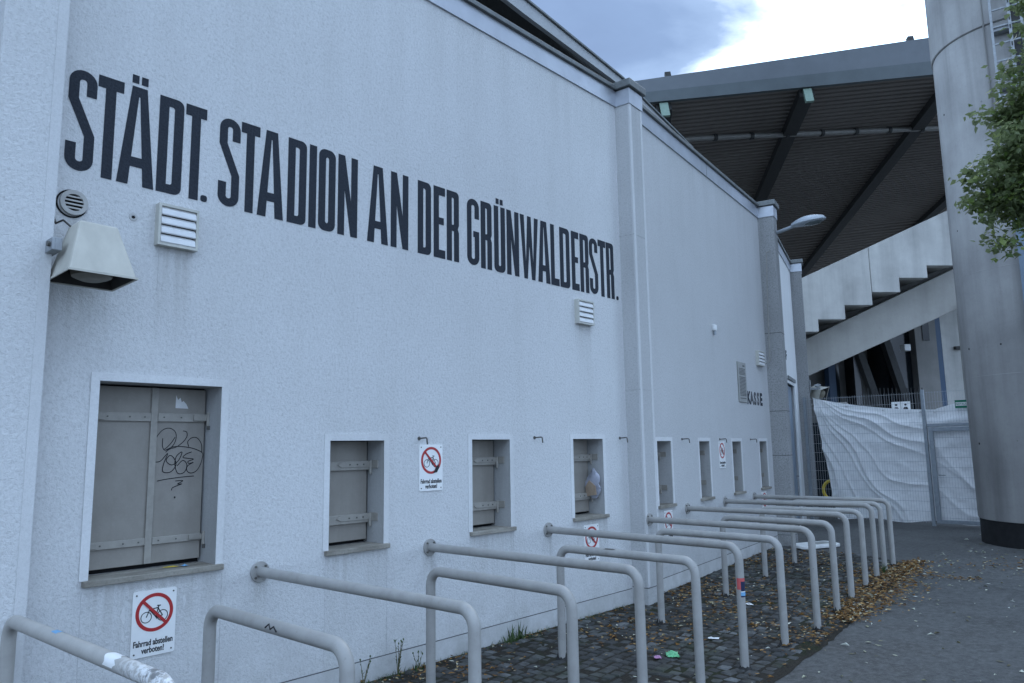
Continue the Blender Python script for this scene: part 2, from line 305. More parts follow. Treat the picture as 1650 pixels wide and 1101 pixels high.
# ------------------------------------------------------------------ mesh helpers
class MB:
    def __init__(s): s.v = []; s.f = []
    def quad(s, *p): n = len(s.v); s.v += [tuple(x) for x in p]; s.f.append(tuple(range(n, n+len(p)))); return s
    def box(s, x0, x1, y0, y1, z0, z1, bottom=True):
        n = len(s.v)
        s.v += [(x0,y0,z0),(x1,y0,z0),(x1,y1,z0),(x0,y1,z0),(x0,y0,z1),(x1,y0,z1),(x1,y1,z1),(x0,y1,z1)]
        s.f += [(n,n+3,n+2,n+1),(n+4,n+5,n+6,n+7),(n,n+1,n+5,n+4),(n+1,n+2,n+6,n+5),(n+2,n+3,n+7,n+6),(n+3,n,n+4,n+7)]; return s
    def hexa(s, lo, hi):       # two 4-point rings
        n = len(s.v); s.v += [tuple(p) for p in lo]+[tuple(p) for p in hi]
        s.f += [(n,n+3,n+2,n+1),(n+4,n+5,n+6,n+7),(n,n+1,n+5,n+4),(n+1,n+2,n+6,n+5),(n+2,n+3,n+7,n+6),(n+3,n,n+4,n+7)]; return s
    def tube(s, path, r, n=12, cap=True):
        P = [Vector(p) for p in path]; rs = r if isinstance(r, (list, tuple)) else [r]*len(P)
        t0 = (P[1]-P[0]).normalized(); up = Vector((0,0,1)) if abs(t0.z) < .9 else Vector((1,0,0))
        a = t0.cross(up).normalized(); base = len(s.v)
        for i, p in enumerate(P):
            if i == 0: t = t0
            elif i == len(P)-1: t = (P[-1]-P[-2]).normalized()
            else: t = ((P[i+1]-P[i]).normalized()+(P[i]-P[i-1]).normalized()).normalized()
            a = (a-t*a.dot(t)).normalized(); b = t.cross(a)
            for k in range(n):
                w = 2*math.pi*k/n; q = p+a*math.cos(w)*rs[i]+b*math.sin(w)*rs[i]; s.v.append(tuple(q))
        for i in range(len(P)-1):
            for k in range(n):
                j = (k+1) % n; s.f.append((base+i*n+k, base+i*n+j, base+(i+1)*n+j, base+(i+1)*n+k))
        if cap:
            s.f.append(tuple(base+k for k in reversed(range(n)))); s.f.append(tuple(base+(len(P)-1)*n+k for k in range(n)))
        return s
    def disc(s, c, ax, r, h, n=20):   # short cylinder from c along ax by h
        c = Vector(c); ax = Vector(ax).normalized(); return s.tube([c, c+ax*h], r, n)
    def lathe(s, prof, n=32, c=(0,0,0), a0=0, a1=2*math.pi):
        base = len(s.v)
        for r, z in prof:
            for k in range(n): w = a0+(a1-a0)*k/n; s.v.append((c[0]+r*math.cos(w), c[1]+r*math.sin(w), c[2]+z))
        for i in range(len(prof)-1):
            for k in range(n):
                j = (k+1) % n; s.f.append((base+i*n+k, base+i*n+j, base+(i+1)*n+j, base+(i+1)*n+k))
        return s
    def prism(s, pts, d0, d1, fn):    # polygon pts (a,b) swept between d0 and d1, fn(a,b,d)->xyz
        n = len(s.v); k = len(pts)
        s.v += [tuple(fn(a, b, d0)) for a, b in pts]+[tuple(fn(a, b, d1)) for a, b in pts]
        s.f += [tuple(range(n, n+k)), tuple(reversed(range(n+k, n+2*k)))]
        for i in range(k): j = (i+1) % k; s.f.append((n+i, n+k+i, n+k+j, n+j))
        return s
    def ring(s, c, r0, r1, y0, y1, n=40, sx=1.0):    # flat annulus in XZ, thickness along Y
        base = len(s.v)
        for r, y in ((r0,y0),(r1,y0),(r1,y1),(r0,y1)):
            for k in range(n): w = 2*math.pi*k/n; s.v.append((c[0]+r*sx*math.cos(w), y, c[1]+r*math.sin(w)))
        for q in range(4):
            for k in range(n): j = (k+1) % n; q2 = (q+1) % 4; s.f.append((base+q*n+k, base+q*n+j, base+q2*n+j, base+q2*n+k))
        return s
    def stroke(s, pts, w, y, th=.0006):   # ribbon in XZ plane facing -Y
        P = [Vector((a, b)) for a, b in pts]; L = []
        for i, p in enumerate(P):
            d = (P[min(i+1, len(P)-1)]-P[max(i-1, 0)]);
            d = d.normalized() if d.length > 1e-9 else Vector((1, 0)); nn = Vector((-d.y, d.x))*w/2; L.append((p+nn, p-nn))
        base = len(s.v)
        for a, b in L: s.v += [(a.x, y, a.y), (b.x, y, b.y)]
        for i in range(len(P)-1): k = base+2*i; s.f.append((k, k+2, k+3, k+1))
        return s
    def build(s, name, mat, parent=None, loc=None, rotz=None, smooth=False, bevel=0, recalc=True):
        me = bpy.data.meshes.new(name); me.from_pydata(s.v, [], s.f); me.update()
        if recalc:
            bm = bmesh.new(); bm.from_mesh(me); bmesh.ops.recalc_face_normals(bm, faces=bm.faces); bm.to_mesh(me); bm.free()
        if mat is not None: me.materials.append(M[mat] if isinstance(mat, str) else mat)
        if smooth:
            for p in me.polygons: p.use_smooth = True
            me.set_sharp_from_angle(angle=R(38))
        o = bpy.data.objects.new(name, me); C.objects.link(o)
        if parent: o.parent = parent
        if loc is not None: o.location = loc
        if rotz is not None: o.rotation_euler = (0, 0, rotz)
        if bevel:
            bv = o.modifiers.new('b', 'BEVEL'); bv.width = bevel; bv.segments = 2; bv.limit_method = 'ANGLE'; bv.angle_limit = R(40)
        return o
def tag(o, label=None, cat=None, group=None, kind=None):
    if label: o['label'] = label
    if cat: o['category'] = cat
    if group: o['group'] = group
    if kind: o['kind'] = kind
    return o
def empty(name, loc=(0,0,0), rotz=0, label=None, cat=None, group=None):
    o = bpy.data.objects.new(name, None); C.objects.link(o); o.location = loc; o.rotation_euler = (0,0,rotz); o.empty_display_size = .1
    return tag(o, label, cat, group)
def curve_mesh(name, outlines, depth, mat, parent, loc, rot=(R(90),0,0)):
    cu = bpy.data.curves.new(name, 'CURVE'); cu.dimensions = '2D'; cu.fill_mode = 'BOTH'; cu.extrude = depth/2
    for pts in outlines:
        sp = cu.splines.new('POLY'); sp.points.add(len(pts)-1); sp.use_cyclic_u = True
        for i, (x, y) in enumerate(pts): sp.points[i].co = (x, y, 0, 1)
    return curve_to_obj(cu, name, mat, parent, loc, rot)
def curve_to_obj(cu, name, mat, parent, loc, rot, scale=(1,1,1)):
    t = bpy.data.objects.new('tmp', cu); C.objects.link(t); bpy.context.view_layer.update()
    me = bpy.data.meshes.new_from_object(t.evaluated_get(bpy.context.evaluated_depsgraph_get()))
    bpy.data.objects.remove(t); bpy.data.curves.remove(cu)
    me.materials.clear(); me.materials.append(M[mat]); me.name = name
    o = bpy.data.objects.new(name, me); C.objects.link(o); o.parent = parent; o.location = loc; o.rotation_euler = rot; o.scale = scale
    return o
def text_obj(name, body, size, mat, parent, loc, rot=(R(90),0,0), sx=1.0, bold=0.0, align='CENTER', depth=.0006):
    cu = bpy.data.curves.new(name, 'FONT'); cu.body = body; cu.size = size; cu.align_x = align; cu.offset = bold; cu.extrude = depth; cu.resolution_u = 3
    return curve_to_obj(cu, name, mat, parent, loc, rot, (sx, 1, 1))
def spline(pts, n=5):
    out = []
    for i in range(len(pts)-1):
        p0 = pts[max(i-1,0)]; p1 = pts[i]; p2 = pts[i+1]; p3 = pts[min(i+2,len(pts)-1)]
        for k in range(n):
            t = k/n; out.append(tuple(.5*((2*b)+(-a+c)*t+(2*a-5*b+4*c-d)*t*t+(-a+3*b-3*c+d)*t**3) for a,b,c,d in zip(p0,p1,p2,p3)))
    out.append(pts[-1]); return out

# ------------------------------------------------------------------ frames of the wall sections (X along the wall, -Y outwards)
A2 = 0.13069; A3 = R(15.7); A0 = R(-7.5)
FR = {0: (Vector((1.10, 4.70, 0)), A0), 1: (Vector((0, 4.70, 0)), 0.0), 2: (Vector((-.4803, 3.6546, 0)), A2), 3: (Vector((12.757, 5.394, 0)), A3)}
def at(sec, s, z, out=0.0):
    o, a = FR[sec]; u = Vector((math.cos(a), math.sin(a), 0)); n = Vector((math.sin(a), -math.cos(a), 0))
    p = o+u*s+n*out; p.z = z; return p

# ------------------------------------------------------------------ ground
EDGE = [(-9, 2.05), (-2, 2.32), (2, 2.40), (5.42, 2.467), (6.68, 2.55), (8.78, 2.787), (11.77, 3.075), (12.2, 3.9)]
def edge_y(x):
    for (a, b), (c, d) in zip(EDGE, EDGE[1:]):
        if a <= x <= c: return b+(d-b)*(x-a)/(c-a)
    return EDGE[0][1] if x < EDGE[0][0] else 99
def wall_y(x):
    if x < 1.1: return 4.70+(1.1-x)*math.tan(R(7.5))
    if x < 7.47: return 4.70
    return 4.70+(x-7.47)*math.tan(A2)
g = MB(); N = 60; ext = 260
for i in range(2):
    pass
g.quad((-ext,-ext,0),(ext,-ext,0),(ext,ext,0),(-ext,ext,0))
tag(g.build('asphalt_ground', 'asphalt'), kind='structure')
cob = MB(); xx_ = -9.0; rowsv = []
while xx_ < 12.2:
    ye = edge_y(xx_)-.05+.025*mn.noise(Vector((xx_*2.2, 0, 5)))+.03*mn.noise(Vector((xx_*9, 0, 5))); wy = wall_y(xx_)+.1
    rowsv.append([(xx_, ye, .0025), (xx_, ye+.10, .013), (xx_, (ye+wy)/2, .014), (xx_, wy, .014)]); xx_ += .09
for r0, r1 in zip(rowsv, rowsv[1:]):
    for k in range(3): cob.quad(r0[k], r1[k], r1[k+1], r0[k+1])
paving = tag(cob.build('cobble_paving', 'soil', recalc=False), kind='structure')
# setts
def sett_rings(w, l, h, r):
    j = lambda a: a+r.uniform(-.006, .006)
    lo = [(j(-w/2), j(-l/2), -.03), (j(w/2), j(-l/2), -.03), (j(w/2), j(l/2), -.03), (j(-w/2), j(l/2), -.03)]
    mid = [(x, y, h-.009) for x, y, _ in lo]; k = .80
    top = [(x*k+r.uniform(-.003,.003), y*k+r.uniform(-.003,.003), h+r.uniform(-.002,.002)) for x, y, _ in lo]
    f = [(8,9,10,11)]
    for a, b in ((0,4),(4,8)):
        for i in range(4): q = (i+1) % 4; f.append((a+i, a+q, b+q, b+i))
    return lo+mid+top, f
rs = random.Random(4)
tmpl = []
for i in range(14):
    v, f = sett_rings(rs.uniform(.080,.098), rs.uniform(.078,.10), rs.uniform(.012,.022), rs)
    me = bpy.data.meshes.new('sett'); me.from_pydata(v, [], f); me.update(); me.materials.append(M['sett'])
    tmpl.append((me, v, f))
spots = []
x = -3.0; row = 0
while x < 12.3:
    y = edge_y(x)+.05+rs.uniform(0, .05); ymax = wall_y(x)-.03
    arc = .03*math.sin(x*3.1)
    while y < ymax:
        px_ = x+arc*math.sin(y*4)+rs.uniform(-.009,.009)
        if rs.random() > .025: spots.append((px_, y+rs.uniform(-.008,.008), rs.uniform(-.006,.004), rs.uniform(-.14,.14), rs.randrange(14)))
        y += .106+rs.uniform(-.008,.01)
    x += .105; row += 1
def vis(p):
    q = to_px((p[0], p[1], .01))
    return q and -10 < q[0] < 1660 and q[1] < 1108
vs = sorted([p for p in spots if vis(p)], key=lambda p: p[0]**2+p[1]**2)
near = set(id(p) for p in vs[:300])
bulk = MB()
for p in spots:
    me, v, f = tmpl[p[4]]
    if id(p) in near:
        o = bpy.data.objects.new('sett', me); C.objects.link(o); o.parent = paving; o.location = (p[0], p[1], p[2]+.004); o.rotation_euler = (rs.uniform(-.05,.05), rs.uniform(-.05,.05), p[3])
    elif p[0] > 0:
        c, s = math.cos(p[3]), math.sin(p[3]); n = len(bulk.v); ta, tb = rs.uniform(-.05,.05), rs.uniform(-.05,.05)
        bulk.v += [(p[0]+a*c-b*s, p[1]+a*s+b*c, p[2]+.004+h+a*ta+b*tb) for a, b, h in v]; bulk.f += [tuple(n+i for i in q) for q in f]
tag(bulk.build('sett_field', 'sett', paving, recalc=False), kind='stuff')

# ------------------------------------------------------------------ stadium wall
WALL = empty('stadium_wall', (4.3, 4.70, 0), 0, 'long pale grey roughcast stadium wall with painted stadium name and ticket windows', 'wall')
def wpart(o, loc, rotz=0):     # world placement under the wall root
    o.parent = WALL; o.location = Vector(loc)-Vector((4.3, 4.70, 0)); o.rotation_euler = (0, 0, rotz); return o
HT = 5.69
def panel(sec, x0, x1, holes, mat, th=.35):
    xsn = sorted({x0, x1, *[h[i] for h in holes for i in (0, 1)]}); zsn = sorted({.0, HT, .175, *[h[i] for h in holes for i in (2, 3)]})
    mb = MB()
    for i in range(len(xsn)-1):
        for j in range(len(zsn)-1):
            a, b, c, d = xsn[i], xsn[i+1], zsn[j], zsn[j+1]; cx, cz = (a+b)/2, (c+d)/2
            if any(h[0] < cx < h[1] and h[2] < cz < h[3] for h in holes): continue
            mb.quad((a,0,c),(b,0,c),(b,0,d),(a,0,d))
    mb.quad((x0,th,0),(x0,th,HT),(x1,th,HT),(x1,th,0)); mb.quad((x0,0,HT),(x1,0,HT),(x1,th,HT),(x0,th,HT))
    mb.quad((x0,0,0),(x0,0,HT),(x0,th,HT),(x0,th,0)); mb.quad((x1,0,0),(x1,th,0),(x1,th,HT),(x1,0,HT))
    o = mb.build('wall_panel', mat, recalc=False); o, a = wpart(o, FR[sec][0], FR[sec][1]), 0
    return o
WIN = {1: [(3.223,3.72,.992,1.775), (4.685,5.178,.992,1.780), (6.135,6.655,.995,1.782)],
       2: [(8.38,8.80,1.0,1.755), (9.755,10.145,1.0,1.75), (11.105,11.515,1.0,1.745), (12.455,12.865,1.0,1.745)]}
BIG = (1.635,2.379,1.0,2.128)
DOOR = (2.30,3.62,.02,2.93)
sec1 = panel(1, 1.10, 7.47, WIN[1]+[BIG], 'plaster')
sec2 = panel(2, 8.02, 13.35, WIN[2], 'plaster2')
sec3 = panel(3, .0, 5.0, [DOOR], 'plaster_white')
sec0 = panel(0, -7.0, 0.0, [], 'plaster')
# end wall turning away behind the fence
p = at(3, 5.0, 0); wpart(MB().box(-.35,0,0,6,0,HT).build('wall_panel', 'plaster2'), p, A3+R(8))
# smooth plinth zone, joint line, seams
def strip(parent, name, x0, x1, z0, z1, out, mat, y1=.01): return MB().box(x0,x1,-out,y1,z0,z1).build(name, mat, parent)
for par, a, b in ((sec1, 1.3, 7.12), (sec2, 7.7, 13.2)):
    strip(par, 'plinth', a, b, 0, .168, .003, 'plinth'); strip(par, 'joint', a, b, .168, .176, .0015, 'line')
rc = random.Random(9)
def crack(par, x, z0, z1, w=.003):
    mb = MB(); pts = []; n = 16; q = x
    for i in range(n+1):
        q += rc.uniform(-.002,.002); pts.append((q, z0+(z1-z0)*i/n))
    mb.stroke(pts, w, -.0016); return mb.build('hair_crack', 'crack', par, recalc=False)
for x in (3.76, 5.215, 6.69): crack(sec1, x, .19, .955)
crack(sec1, 2.43, .19, .94); crack(sec1, 3.2, .19, .955, .002); crack(sec1, 1.61, .19, .94, .002)
crack(sec1, 1.93, 1.5+1.2, 2.98, .002)
# copings
def coping(par, x0, x1):
    o = MB().box(x0,x1,-.02,.36,HT,5.885).build('coping', 'zinc', par)
    MB().box(x0,x1,-.055,.40,5.885,5.935).build('coping_lip', 'zinc_dark', o, bevel=.006)
    n = max(2, int((x1-x0)/2))
    for i in range(1, n): xx = x0+(x1-x0)*i/n; MB().box(xx-.004,xx+.004,-.0225,-.0195,HT+.003,5.882).build('seam', 'zinc_dark', o)
coping(sec1, 1.2, 7.12); coping(sec2, 7.95, 13.22); coping(sec3, .05, 4.75); coping(sec0, -7.0, -.2)
# pilasters
def pilaster(corner, ang, width, mat, right=False, depth=.55):
    x0, x1 = (-width, 0) if right else (0, width)
    o = wpart(MB().box(x0,x1,0,depth,0,HT).build('pilaster', mat, bevel=.008), corner, ang)
    MB().box(x0-.012,x1+.012,-.012,depth,HT-.004,5.875).build('cap_sleeve', 'zinc', o)
    MB().box(x0-.05,x1+.05,-.05,depth,5.885,5.975).build('cap_slab', 'zinc_dark', o, bevel=.008)
    MB().box(x0-.0025,x1+.0025,-.0025,depth-.05,.185,.193).build('joint', 'line', o)
    return o
P1 = Vector((7.143, 4.51, 0)); P2 = at(2, 13.2, 0, .27); P3 = at(3, 4.65, 0, .25); P0 = Vector((1.281, 4.50, 0))
pil1 = pilaster(P1, R(3.74), .30, 'plaster_pil')
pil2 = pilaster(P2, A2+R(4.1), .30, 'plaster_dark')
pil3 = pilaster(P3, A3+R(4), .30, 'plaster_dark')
pil0 = pilaster(P0, R(-3.74), .30, 'plaster', right=True)
MB().box(.0,.045,-.004,.02,.2,HT-.01).build('corner_trim', 'trim', pil1); MB().box(.255,.30,-.004,.02,.2,HT-.01).build('corner_trim', 'trim', pil1)
MB().box(-.05,.003,-.004,.02,0.1,HT-.01).build('corner_trim', 'trim', pil0)
for zz in (4.1, 2.32): MB().box(-.0025,.3025,-.0025,.5,zz,zz+.008).build('joint', 'crack', pil1)
for zz in (3.6, 2.25, 1.5): MB().box(-.0025,.3025,-.0025,.5,zz,zz+.01).build('joint', 'line', pil2)
# ticket windows
def window(sec, h, idx, big=False):
    x0, x1, z0, z1 = h; w = x1-x0; D = .20
    mb = MB()      # jambs, head, back
    mb.quad((x0,0,z0),(x0,0,z1),(x0,D+.04,z1),(x0,D+.04,z0)); mb.quad((x1,0,z0),(x1,D+.04,z0),(x1,D+.04,z1),(x1,0,z1))
    mb.quad((x0,0,z1),(x1,0,z1),(x1,D+.04,z1),(x0,D+.04,z1)); mb.quad((x0,0,z0),(x0,D+.04,z0),(x1,D+.04,z0),(x1,0,z0))
    o = mb.build('ticket_window', 'jamb', recalc=False); wpart(o, FR[sec][0], FR[sec][1])
    MB().quad((x0,D+.04,z0),(x1,D+.04,z0),(x1,D+.04,z1),(x0,D+.04,z1)).build('backing', 'black', o, recalc=False)
    sw = .048
    pts = [(x0-sw,z0-.0),(x0-sw,z1+sw),(x1+sw,z1+sw),(x1+sw,z0),(x1,z0),(x1,z1),(x0,z1),(x0,z0)]
    MB().prism(pts, -.006, .004, lambda a,b,d:(a,d,b)).build('surround', 'smooth', o)
    MB().box(x0-.032,x1+.045,-.035,D,z0-.034,z0+.001).build('sill', 'sill', o, bevel=.005)
    gap = .016
    if big:
        xm = (2.012+2.05)/2
        for a, b, s in ((x0+.004,xm-.002,-1),(xm+.002,x1-.014,1)):
            sh = MB().box(a,b,D-.012,D+.02,z0+.028,z1-.012).build('shutter', 'shutter', o, bevel=.003)
        MB().box(xm-.021,xm+.021,D-.024,D-.0125,z0+.03,z1-.012).build('cover_strip', 'shutter_strap', o, bevel=.002)
        for za, zb in ((1.903,1.958),(1.142,1.187)):
            for a, b in ((x0+.006,xm-.022),(xm+.022,x1-.016)): MB().box(a,b,D-.027,D-.0125,za,zb).build('strap', 'shutter_strap', o, bevel=.003)
            for s, xx in ((-1,x0+.05),(1,x1-.055)):
                mm = MB().box(xx-.045,xx+.045,D-.038,D-.0275,za+.008,zb-.006); mm.tube([(xx+s*.05,D-.04,za-.03),(xx+s*.05,D-.04,zb+.01)],.011,10)
                mm.build('hinge', 'shutter_strap', o, bevel=.002)
                MB().box(xx+s*.05-.014,xx+s*.05+.014,D-.06,D-.052,za-.05,za-.025).build('latch', 'bolt', o)
            for xx in (1.75,1.88,1.97,2.09,2.2,2.29): MB().disc((xx,D-.0275,(za+zb)/2),(0,-1,0),.005,.003,8).build('bolt', 'bolt', o)
        # marker graffiti on the right leaf (written in zoomed picture units, mapped to the leaf)
        gx = lambda p: (2.044+(p[0]-390)*(.311/220), 1.859-(p[1]-300)*(.2855/210))
        G = [[(395,395),(390,370),(400,335),(425,305),(455,298),(480,315),(485,345),(475,375),(455,395),(435,400),(425,380),(425,345)],
             [(515,310),(532,315),(535,335),(520,360),(490,385),(460,395),(440,410)],[(430,398),(445,388),(465,365),(480,340)],
             [(545,385),(540,360),(560,342),(585,345),(605,375),(608,415)],
             [(440,400),(475,385),(520,385),(570,395),(610,415),(612,440),(600,480),(580,505),(555,510),(540,495),(545,475),(570,460),(550,465),(545,455),(570,445),(540,440),(520,435),(535,420),(560,410)],
             [(395,455),(420,450),(450,415),(435,460),(430,495),(445,505),(470,500),(490,470),(480,440),(460,425),(445,450),(470,470),(500,450),(515,410),(490,430),(485,470),(500,510),(530,505),(540,470),(520,450),(495,475)],
             [(408,542),(450,535),(520,528),(575,525)],[(490,545),(525,545),(500,560),(520,560),(480,575),(475,588)],[(488,618),(491,621),(488,624)]]
        gm = MB(); 
        for k, st in enumerate(G): gm.stroke([gx(p) for p in spline(st)], .0050 if k != 8 else .010, D-.0135-.0002*k)
        tag(gm.build('graffiti', 'marker', o, recalc=False), 'black marker scrawl on the right shutter')
        MB().prism([(2.166,1.992),(2.25,1.99),(2.235,2.02),(2.215,2.04),(2.205,2.03),(2.195,2.06),(2.18,2.045),(2.167,2.075)], D-.0135, D-.0125, lambda a,b,d:(a,d,b)).build('torn_sticker', 'sticker_white', o)
    else:
        MB().box(x0+.002,x1-.022,D-.014,D+.02,z0+.026,z1-.004).build('shutter', 'shutter', o, bevel=.003)
        MB().box(x1-.0215,x1-.001,D+.001,D+.02,z0+.01,z1-.004).build('frame_post', 'bolt', o)
        for za, zb in ((1.55,1.62),(1.147,1.217)):
            MB().box(x0+.003,x1-.02,D-.042,D-.0145,za,zb).build('strap', 'shutter_strap', o, bevel=.004)
            zc = (za+zb)/2+.008
            MB().prism([(x1-.36*w/.5*.9,zc),(x1-.32*w/.5*.9,zc+.02),(x1-.02,zc+.022),(x1-.02,zc-.022),(x1-.32*w/.5*.9,zc-.02)], D-.050, D-.0425, lambda a,b,d:(a,d,b)).build('hinge_leaf', 'shutter_strap', o, bevel=.002)
            hm = MB().tube([(x1-.012,D-.05,zc-.075),(x1-.012,D-.05,zc+.03)],.012,10); hm.box(x1-.012,x1-.0005,D-.135,D-.03,zc-.03,zc+.032)
            hm.build('hinge', 'shutter_strap', o, bevel=.002)
            for k in (.06,.12,.19): MB().disc((x1-.02-k*w/.5,D-.0505,zc),(0,-1,0),.006,.004,8).build('bolt', 'bolt', o)
            for k in (.065,.11): MB().disc((x1-.0008,D-k,zc+.01),(-1,0,0),.005,.004,8).build('bolt', 'bolt', o)
    return o
wb = window(1, BIG, 0, True); wb['label'] = 'large two-leaf shuttered ticket window'
for i, h in enumerate(WIN[1]): window(1, h, i)
for i, h in enumerate(WIN[2]): window(2, h, i+3)
# small rubbish on sills belongs to the litter objects further down
# door in the third section
dx0, dx1, dz0, dz1 = DOOR
dm = MB(); Dd = .14
dm.quad((dx0,0,dz0),(dx0,0,dz1),(dx0,Dd,dz1),(dx0,Dd,dz0)); dm.quad((dx1,0,dz0),(dx1,Dd,dz0),(dx1,Dd,dz1),(dx1,0,dz1)); dm.quad((dx0,0,dz1),(dx1,0,dz1),(dx1,Dd,dz1),(dx0,Dd,dz1))
dm.quad((dx0,Dd,dz0),(dx1,Dd,dz0),(dx1,Dd,dz1),(dx0,Dd,dz1))
door = dm.build('door', 'smooth', recalc=False); wpart(door, FR[3][0], A3)
MB().box(dx0+.01,dx1-.01,Dd-.10,Dd-.04,dz0,dz1-.02).build('door_leaf', 'door', door, bevel=.004)
fm = MB().box(dx0-.06,dx0,-.03,.05,0,dz1+.06).box(dx1,dx1+.16,-.03,.05,0,dz1+.06).box(dx0,dx1,-.03,.05,dz1,dz1+.06); fm.build('door_frame', 'sign_white', door)
MB().box(dx0+.05,dx1+.04,-.06,-.032,dz1+.07,dz1+.14).build('drip_rail', 'zinc_dark', door)
hm = MB().tube([(3.3,.03,1.02),(3.3,-.03,1.02),(3.16,-.03,1.02)],.011,8); hm.build('door_handle', 'bracket', door, smooth=True)
MB().box(dx0+.25,dx0+.262,.0365,.0395,dz0+.02,dz1-.04).build('door_seam', 'zinc_dark', door)
text_obj('lettering', 'BF', .27, 'paint_dark', sec3, (2.6,-.002,3.43), sx=1.3, bold=.012)

# ------------------------------------------------------------------ painted name
H0, HH = 3.345, .64
def arc(cx, cy, r, a0, a1, n=6): return [(cx+r*math.cos(R(a0+(a1-a0)*i/n)), cy+r*math.sin(R(a0+(a1-a0)*i/n))) for i in range(n+1)]
def offset_path(pts, t):
    P = [Vector(p) for p in pts]; L = []; Rr = []
    for i in range(len(P)):
        a = (P[i]-P[i-1]).normalized() if i else (P[1]-P[0]).normalized(); b = (P[i+1]-P[i]).normalized() if i < len(P)-1 else a
        na = Vector((-a.y, a.x)); nb = Vector((-b.y, b.x)); mm = (na+nb).normalized(); k = t/2/max(.35, mm.dot(na))
        L.append(tuple(P[i]+mm*k)); Rr.append(tuple(P[i]-mm*k))
    return L+Rr[::-1]
def rrect(x0, y0, x1, y1, r, corners=(1,1,1,1)):
    p = []
    for (cx, cy, a, on) in ((x1-r,y1-r,0,corners[1]),(x0+r,y1-r,90,corners[0]),(x0+r,y0+r,180,corners[3]),(x1-r,y0+r,270,corners[2])):
        if on: p += arc(cx, cy, r, a, a+90)
        else: p.append({0:(x1,y1),90:(x0,y1),180:(x0,y0),270:(x1,y0)}[a])
    return p
def glyph(ch, w):
    H = HH; t = .060; tb = .074     # stem and bar thickness
    if ch in 'ST' and ch == 'T':
        return [[(w/2-t/2,0),(w/2+t/2,0),(w/2+t/2,H-tb),(w,H-tb),(w,H),(0,H),(0,H-tb),(w/2-t/2,H-tb)]]
    if ch == 'S':
        t = .056; c = w-t/2; r = min(.05, w/2-t/2-.001); ht = tb/2
        path = [(c,H*.745)]+arc(c-r, H-ht-r, r, 0, 90)+arc(t/2+r, H-ht-r, r, 90, 180)+[(t/2,H*.70),(c,H*.36)]+arc(c-r, ht+r, r, 0, -90)+arc(t/2+r, ht+r, r, 270, 180)+[(t/2,H*.275)]
        return [offset_path(path, t)]
    if ch in 'AÄ':
        tp = .045; k = (w/2-tp)/H; yb = H*.185; y2 = yb+.062; ti = .066
        il = lambda y: ti+ (w/2-ti-.004)*y/(H*.92)
        out = [[(0,0),(ti,0),(il(yb),yb),(w-il(yb),yb),(w-ti,0),(w,0),(w/2+tp,H),(w/2-tp,H)], [(il(y2),y2),(w-il(y2),y2),(w/2+.004,H*.90),(w/2-.004,H*.90)]]
        if ch == 'Ä': out += dots(w)
        return out
    if ch == 'D': return [rrect(0,0,w,H,.045,(0,1,1,0)), rrect(t,tb*.8,w-t,H-tb*.8,.016,(0,1,1,0))]
    if ch == 'O': return [rrect(0,0,w,H,.055), rrect(t,tb*.8,w-t,H-tb*.8,.018)]
    if ch == 'I': return [[(0,0),(w,0),(w,H),(0,H)]]
    if ch == 'L': return [[(0,0),(w,0),(w,tb),(t,tb),(t,H),(0,H)]]
    if ch == 'E':
        m0, m1 = H*.47, H*.47+tb*.85
        return [[(0,0),(w,0),(w,tb),(t,tb),(t,m0),(w*.88,m0),(w*.88,m1),(t,m1),(t,H-tb),(w,H-tb),(w,H),(0,H)]]
    if ch == 'N': return [[(0,0),(t,0),(t,H*.58),(w-t*1.02,0),(w,0),(w,H),(w-t,H),(w-t,H*.42),(t*1.02,H),(0,H)]]
    if ch == 'U' or ch == 'Ü':
        rr = rrect(0,0,w,H,.05,(0,0,1,1)); ri = rrect(t,tb*.8,w-t,H+1,.018,(0,0,1,1))
        # open top: left wall up, down inside
        o = [(0,H)]+arc(.05,.05,.05,180,270)+arc(w-.05,.05,.05,270,360)+[(w,H),(w-t,H)]+arc(w-t-.016,tb*.8+.016,.016,0,-90)+arc(t+.016,tb*.8+.016,.016,270,180)+[(t,H)]
        return [o]+(dots(w) if ch == 'Ü' else [])
    if ch == 'R':
        y0 = H*.43
        o = [(0,0),(t,0),(t,y0),(w-t,y0-.002),(w-t,0),(w,0),(w,y0-.01),(w-.014,y0+.025),(w,y0+.06)]+arc(w-.04,H-.04,.04,0,90)+[(0,H)]
        return [o, rrect(t,y0+tb*.75,w-t,H-tb*.8,.014,(0,1,1,0))]
    if ch == 'G':
        t = .056; c = w-t/2; r = min(.05, w/2-t/2-.001); ht = tb/2
        path = [(c,H*.70)]+arc(c-r, H-ht-r, r, 0, 90)+arc(t/2+r, H-ht-r, r, 90, 180)+arc(t/2+r, ht+r, r, 180, 270)+arc(c-r, ht+r, r, 270, 360)+[(c,H*.47),(w*.52,H*.47)]
        return [offset_path(path, t)]
    if ch == 'W':
        a = .058
        return [[(0,H),(a,H),(w*.30,H*.22),(w*.5-a*.45,H),(w*.5+a*.45,H),(w*.70,H*.22),(w-a,H),(w,H),(w*.80,0),(w*.62,0),(w*.5,H*.55),(w*.38,0),(w*.20,0)]]
    if ch == '.': return [rrect(0,0,.044,.044,.016)]
def dots(w):
    d = .040; g = .016
    return [[(w/2-g/2-d,HH+.022),(w/2-g/2,HH+.022),(w/2-g/2,HH+.075),(w/2-g/2-d,HH+.075)], [(w/2+g/2,HH+.022),(w/2+g/2+d,HH+.022),(w/2+g/2+d,HH+.075),(w/2+g/2,HH+.075)]]
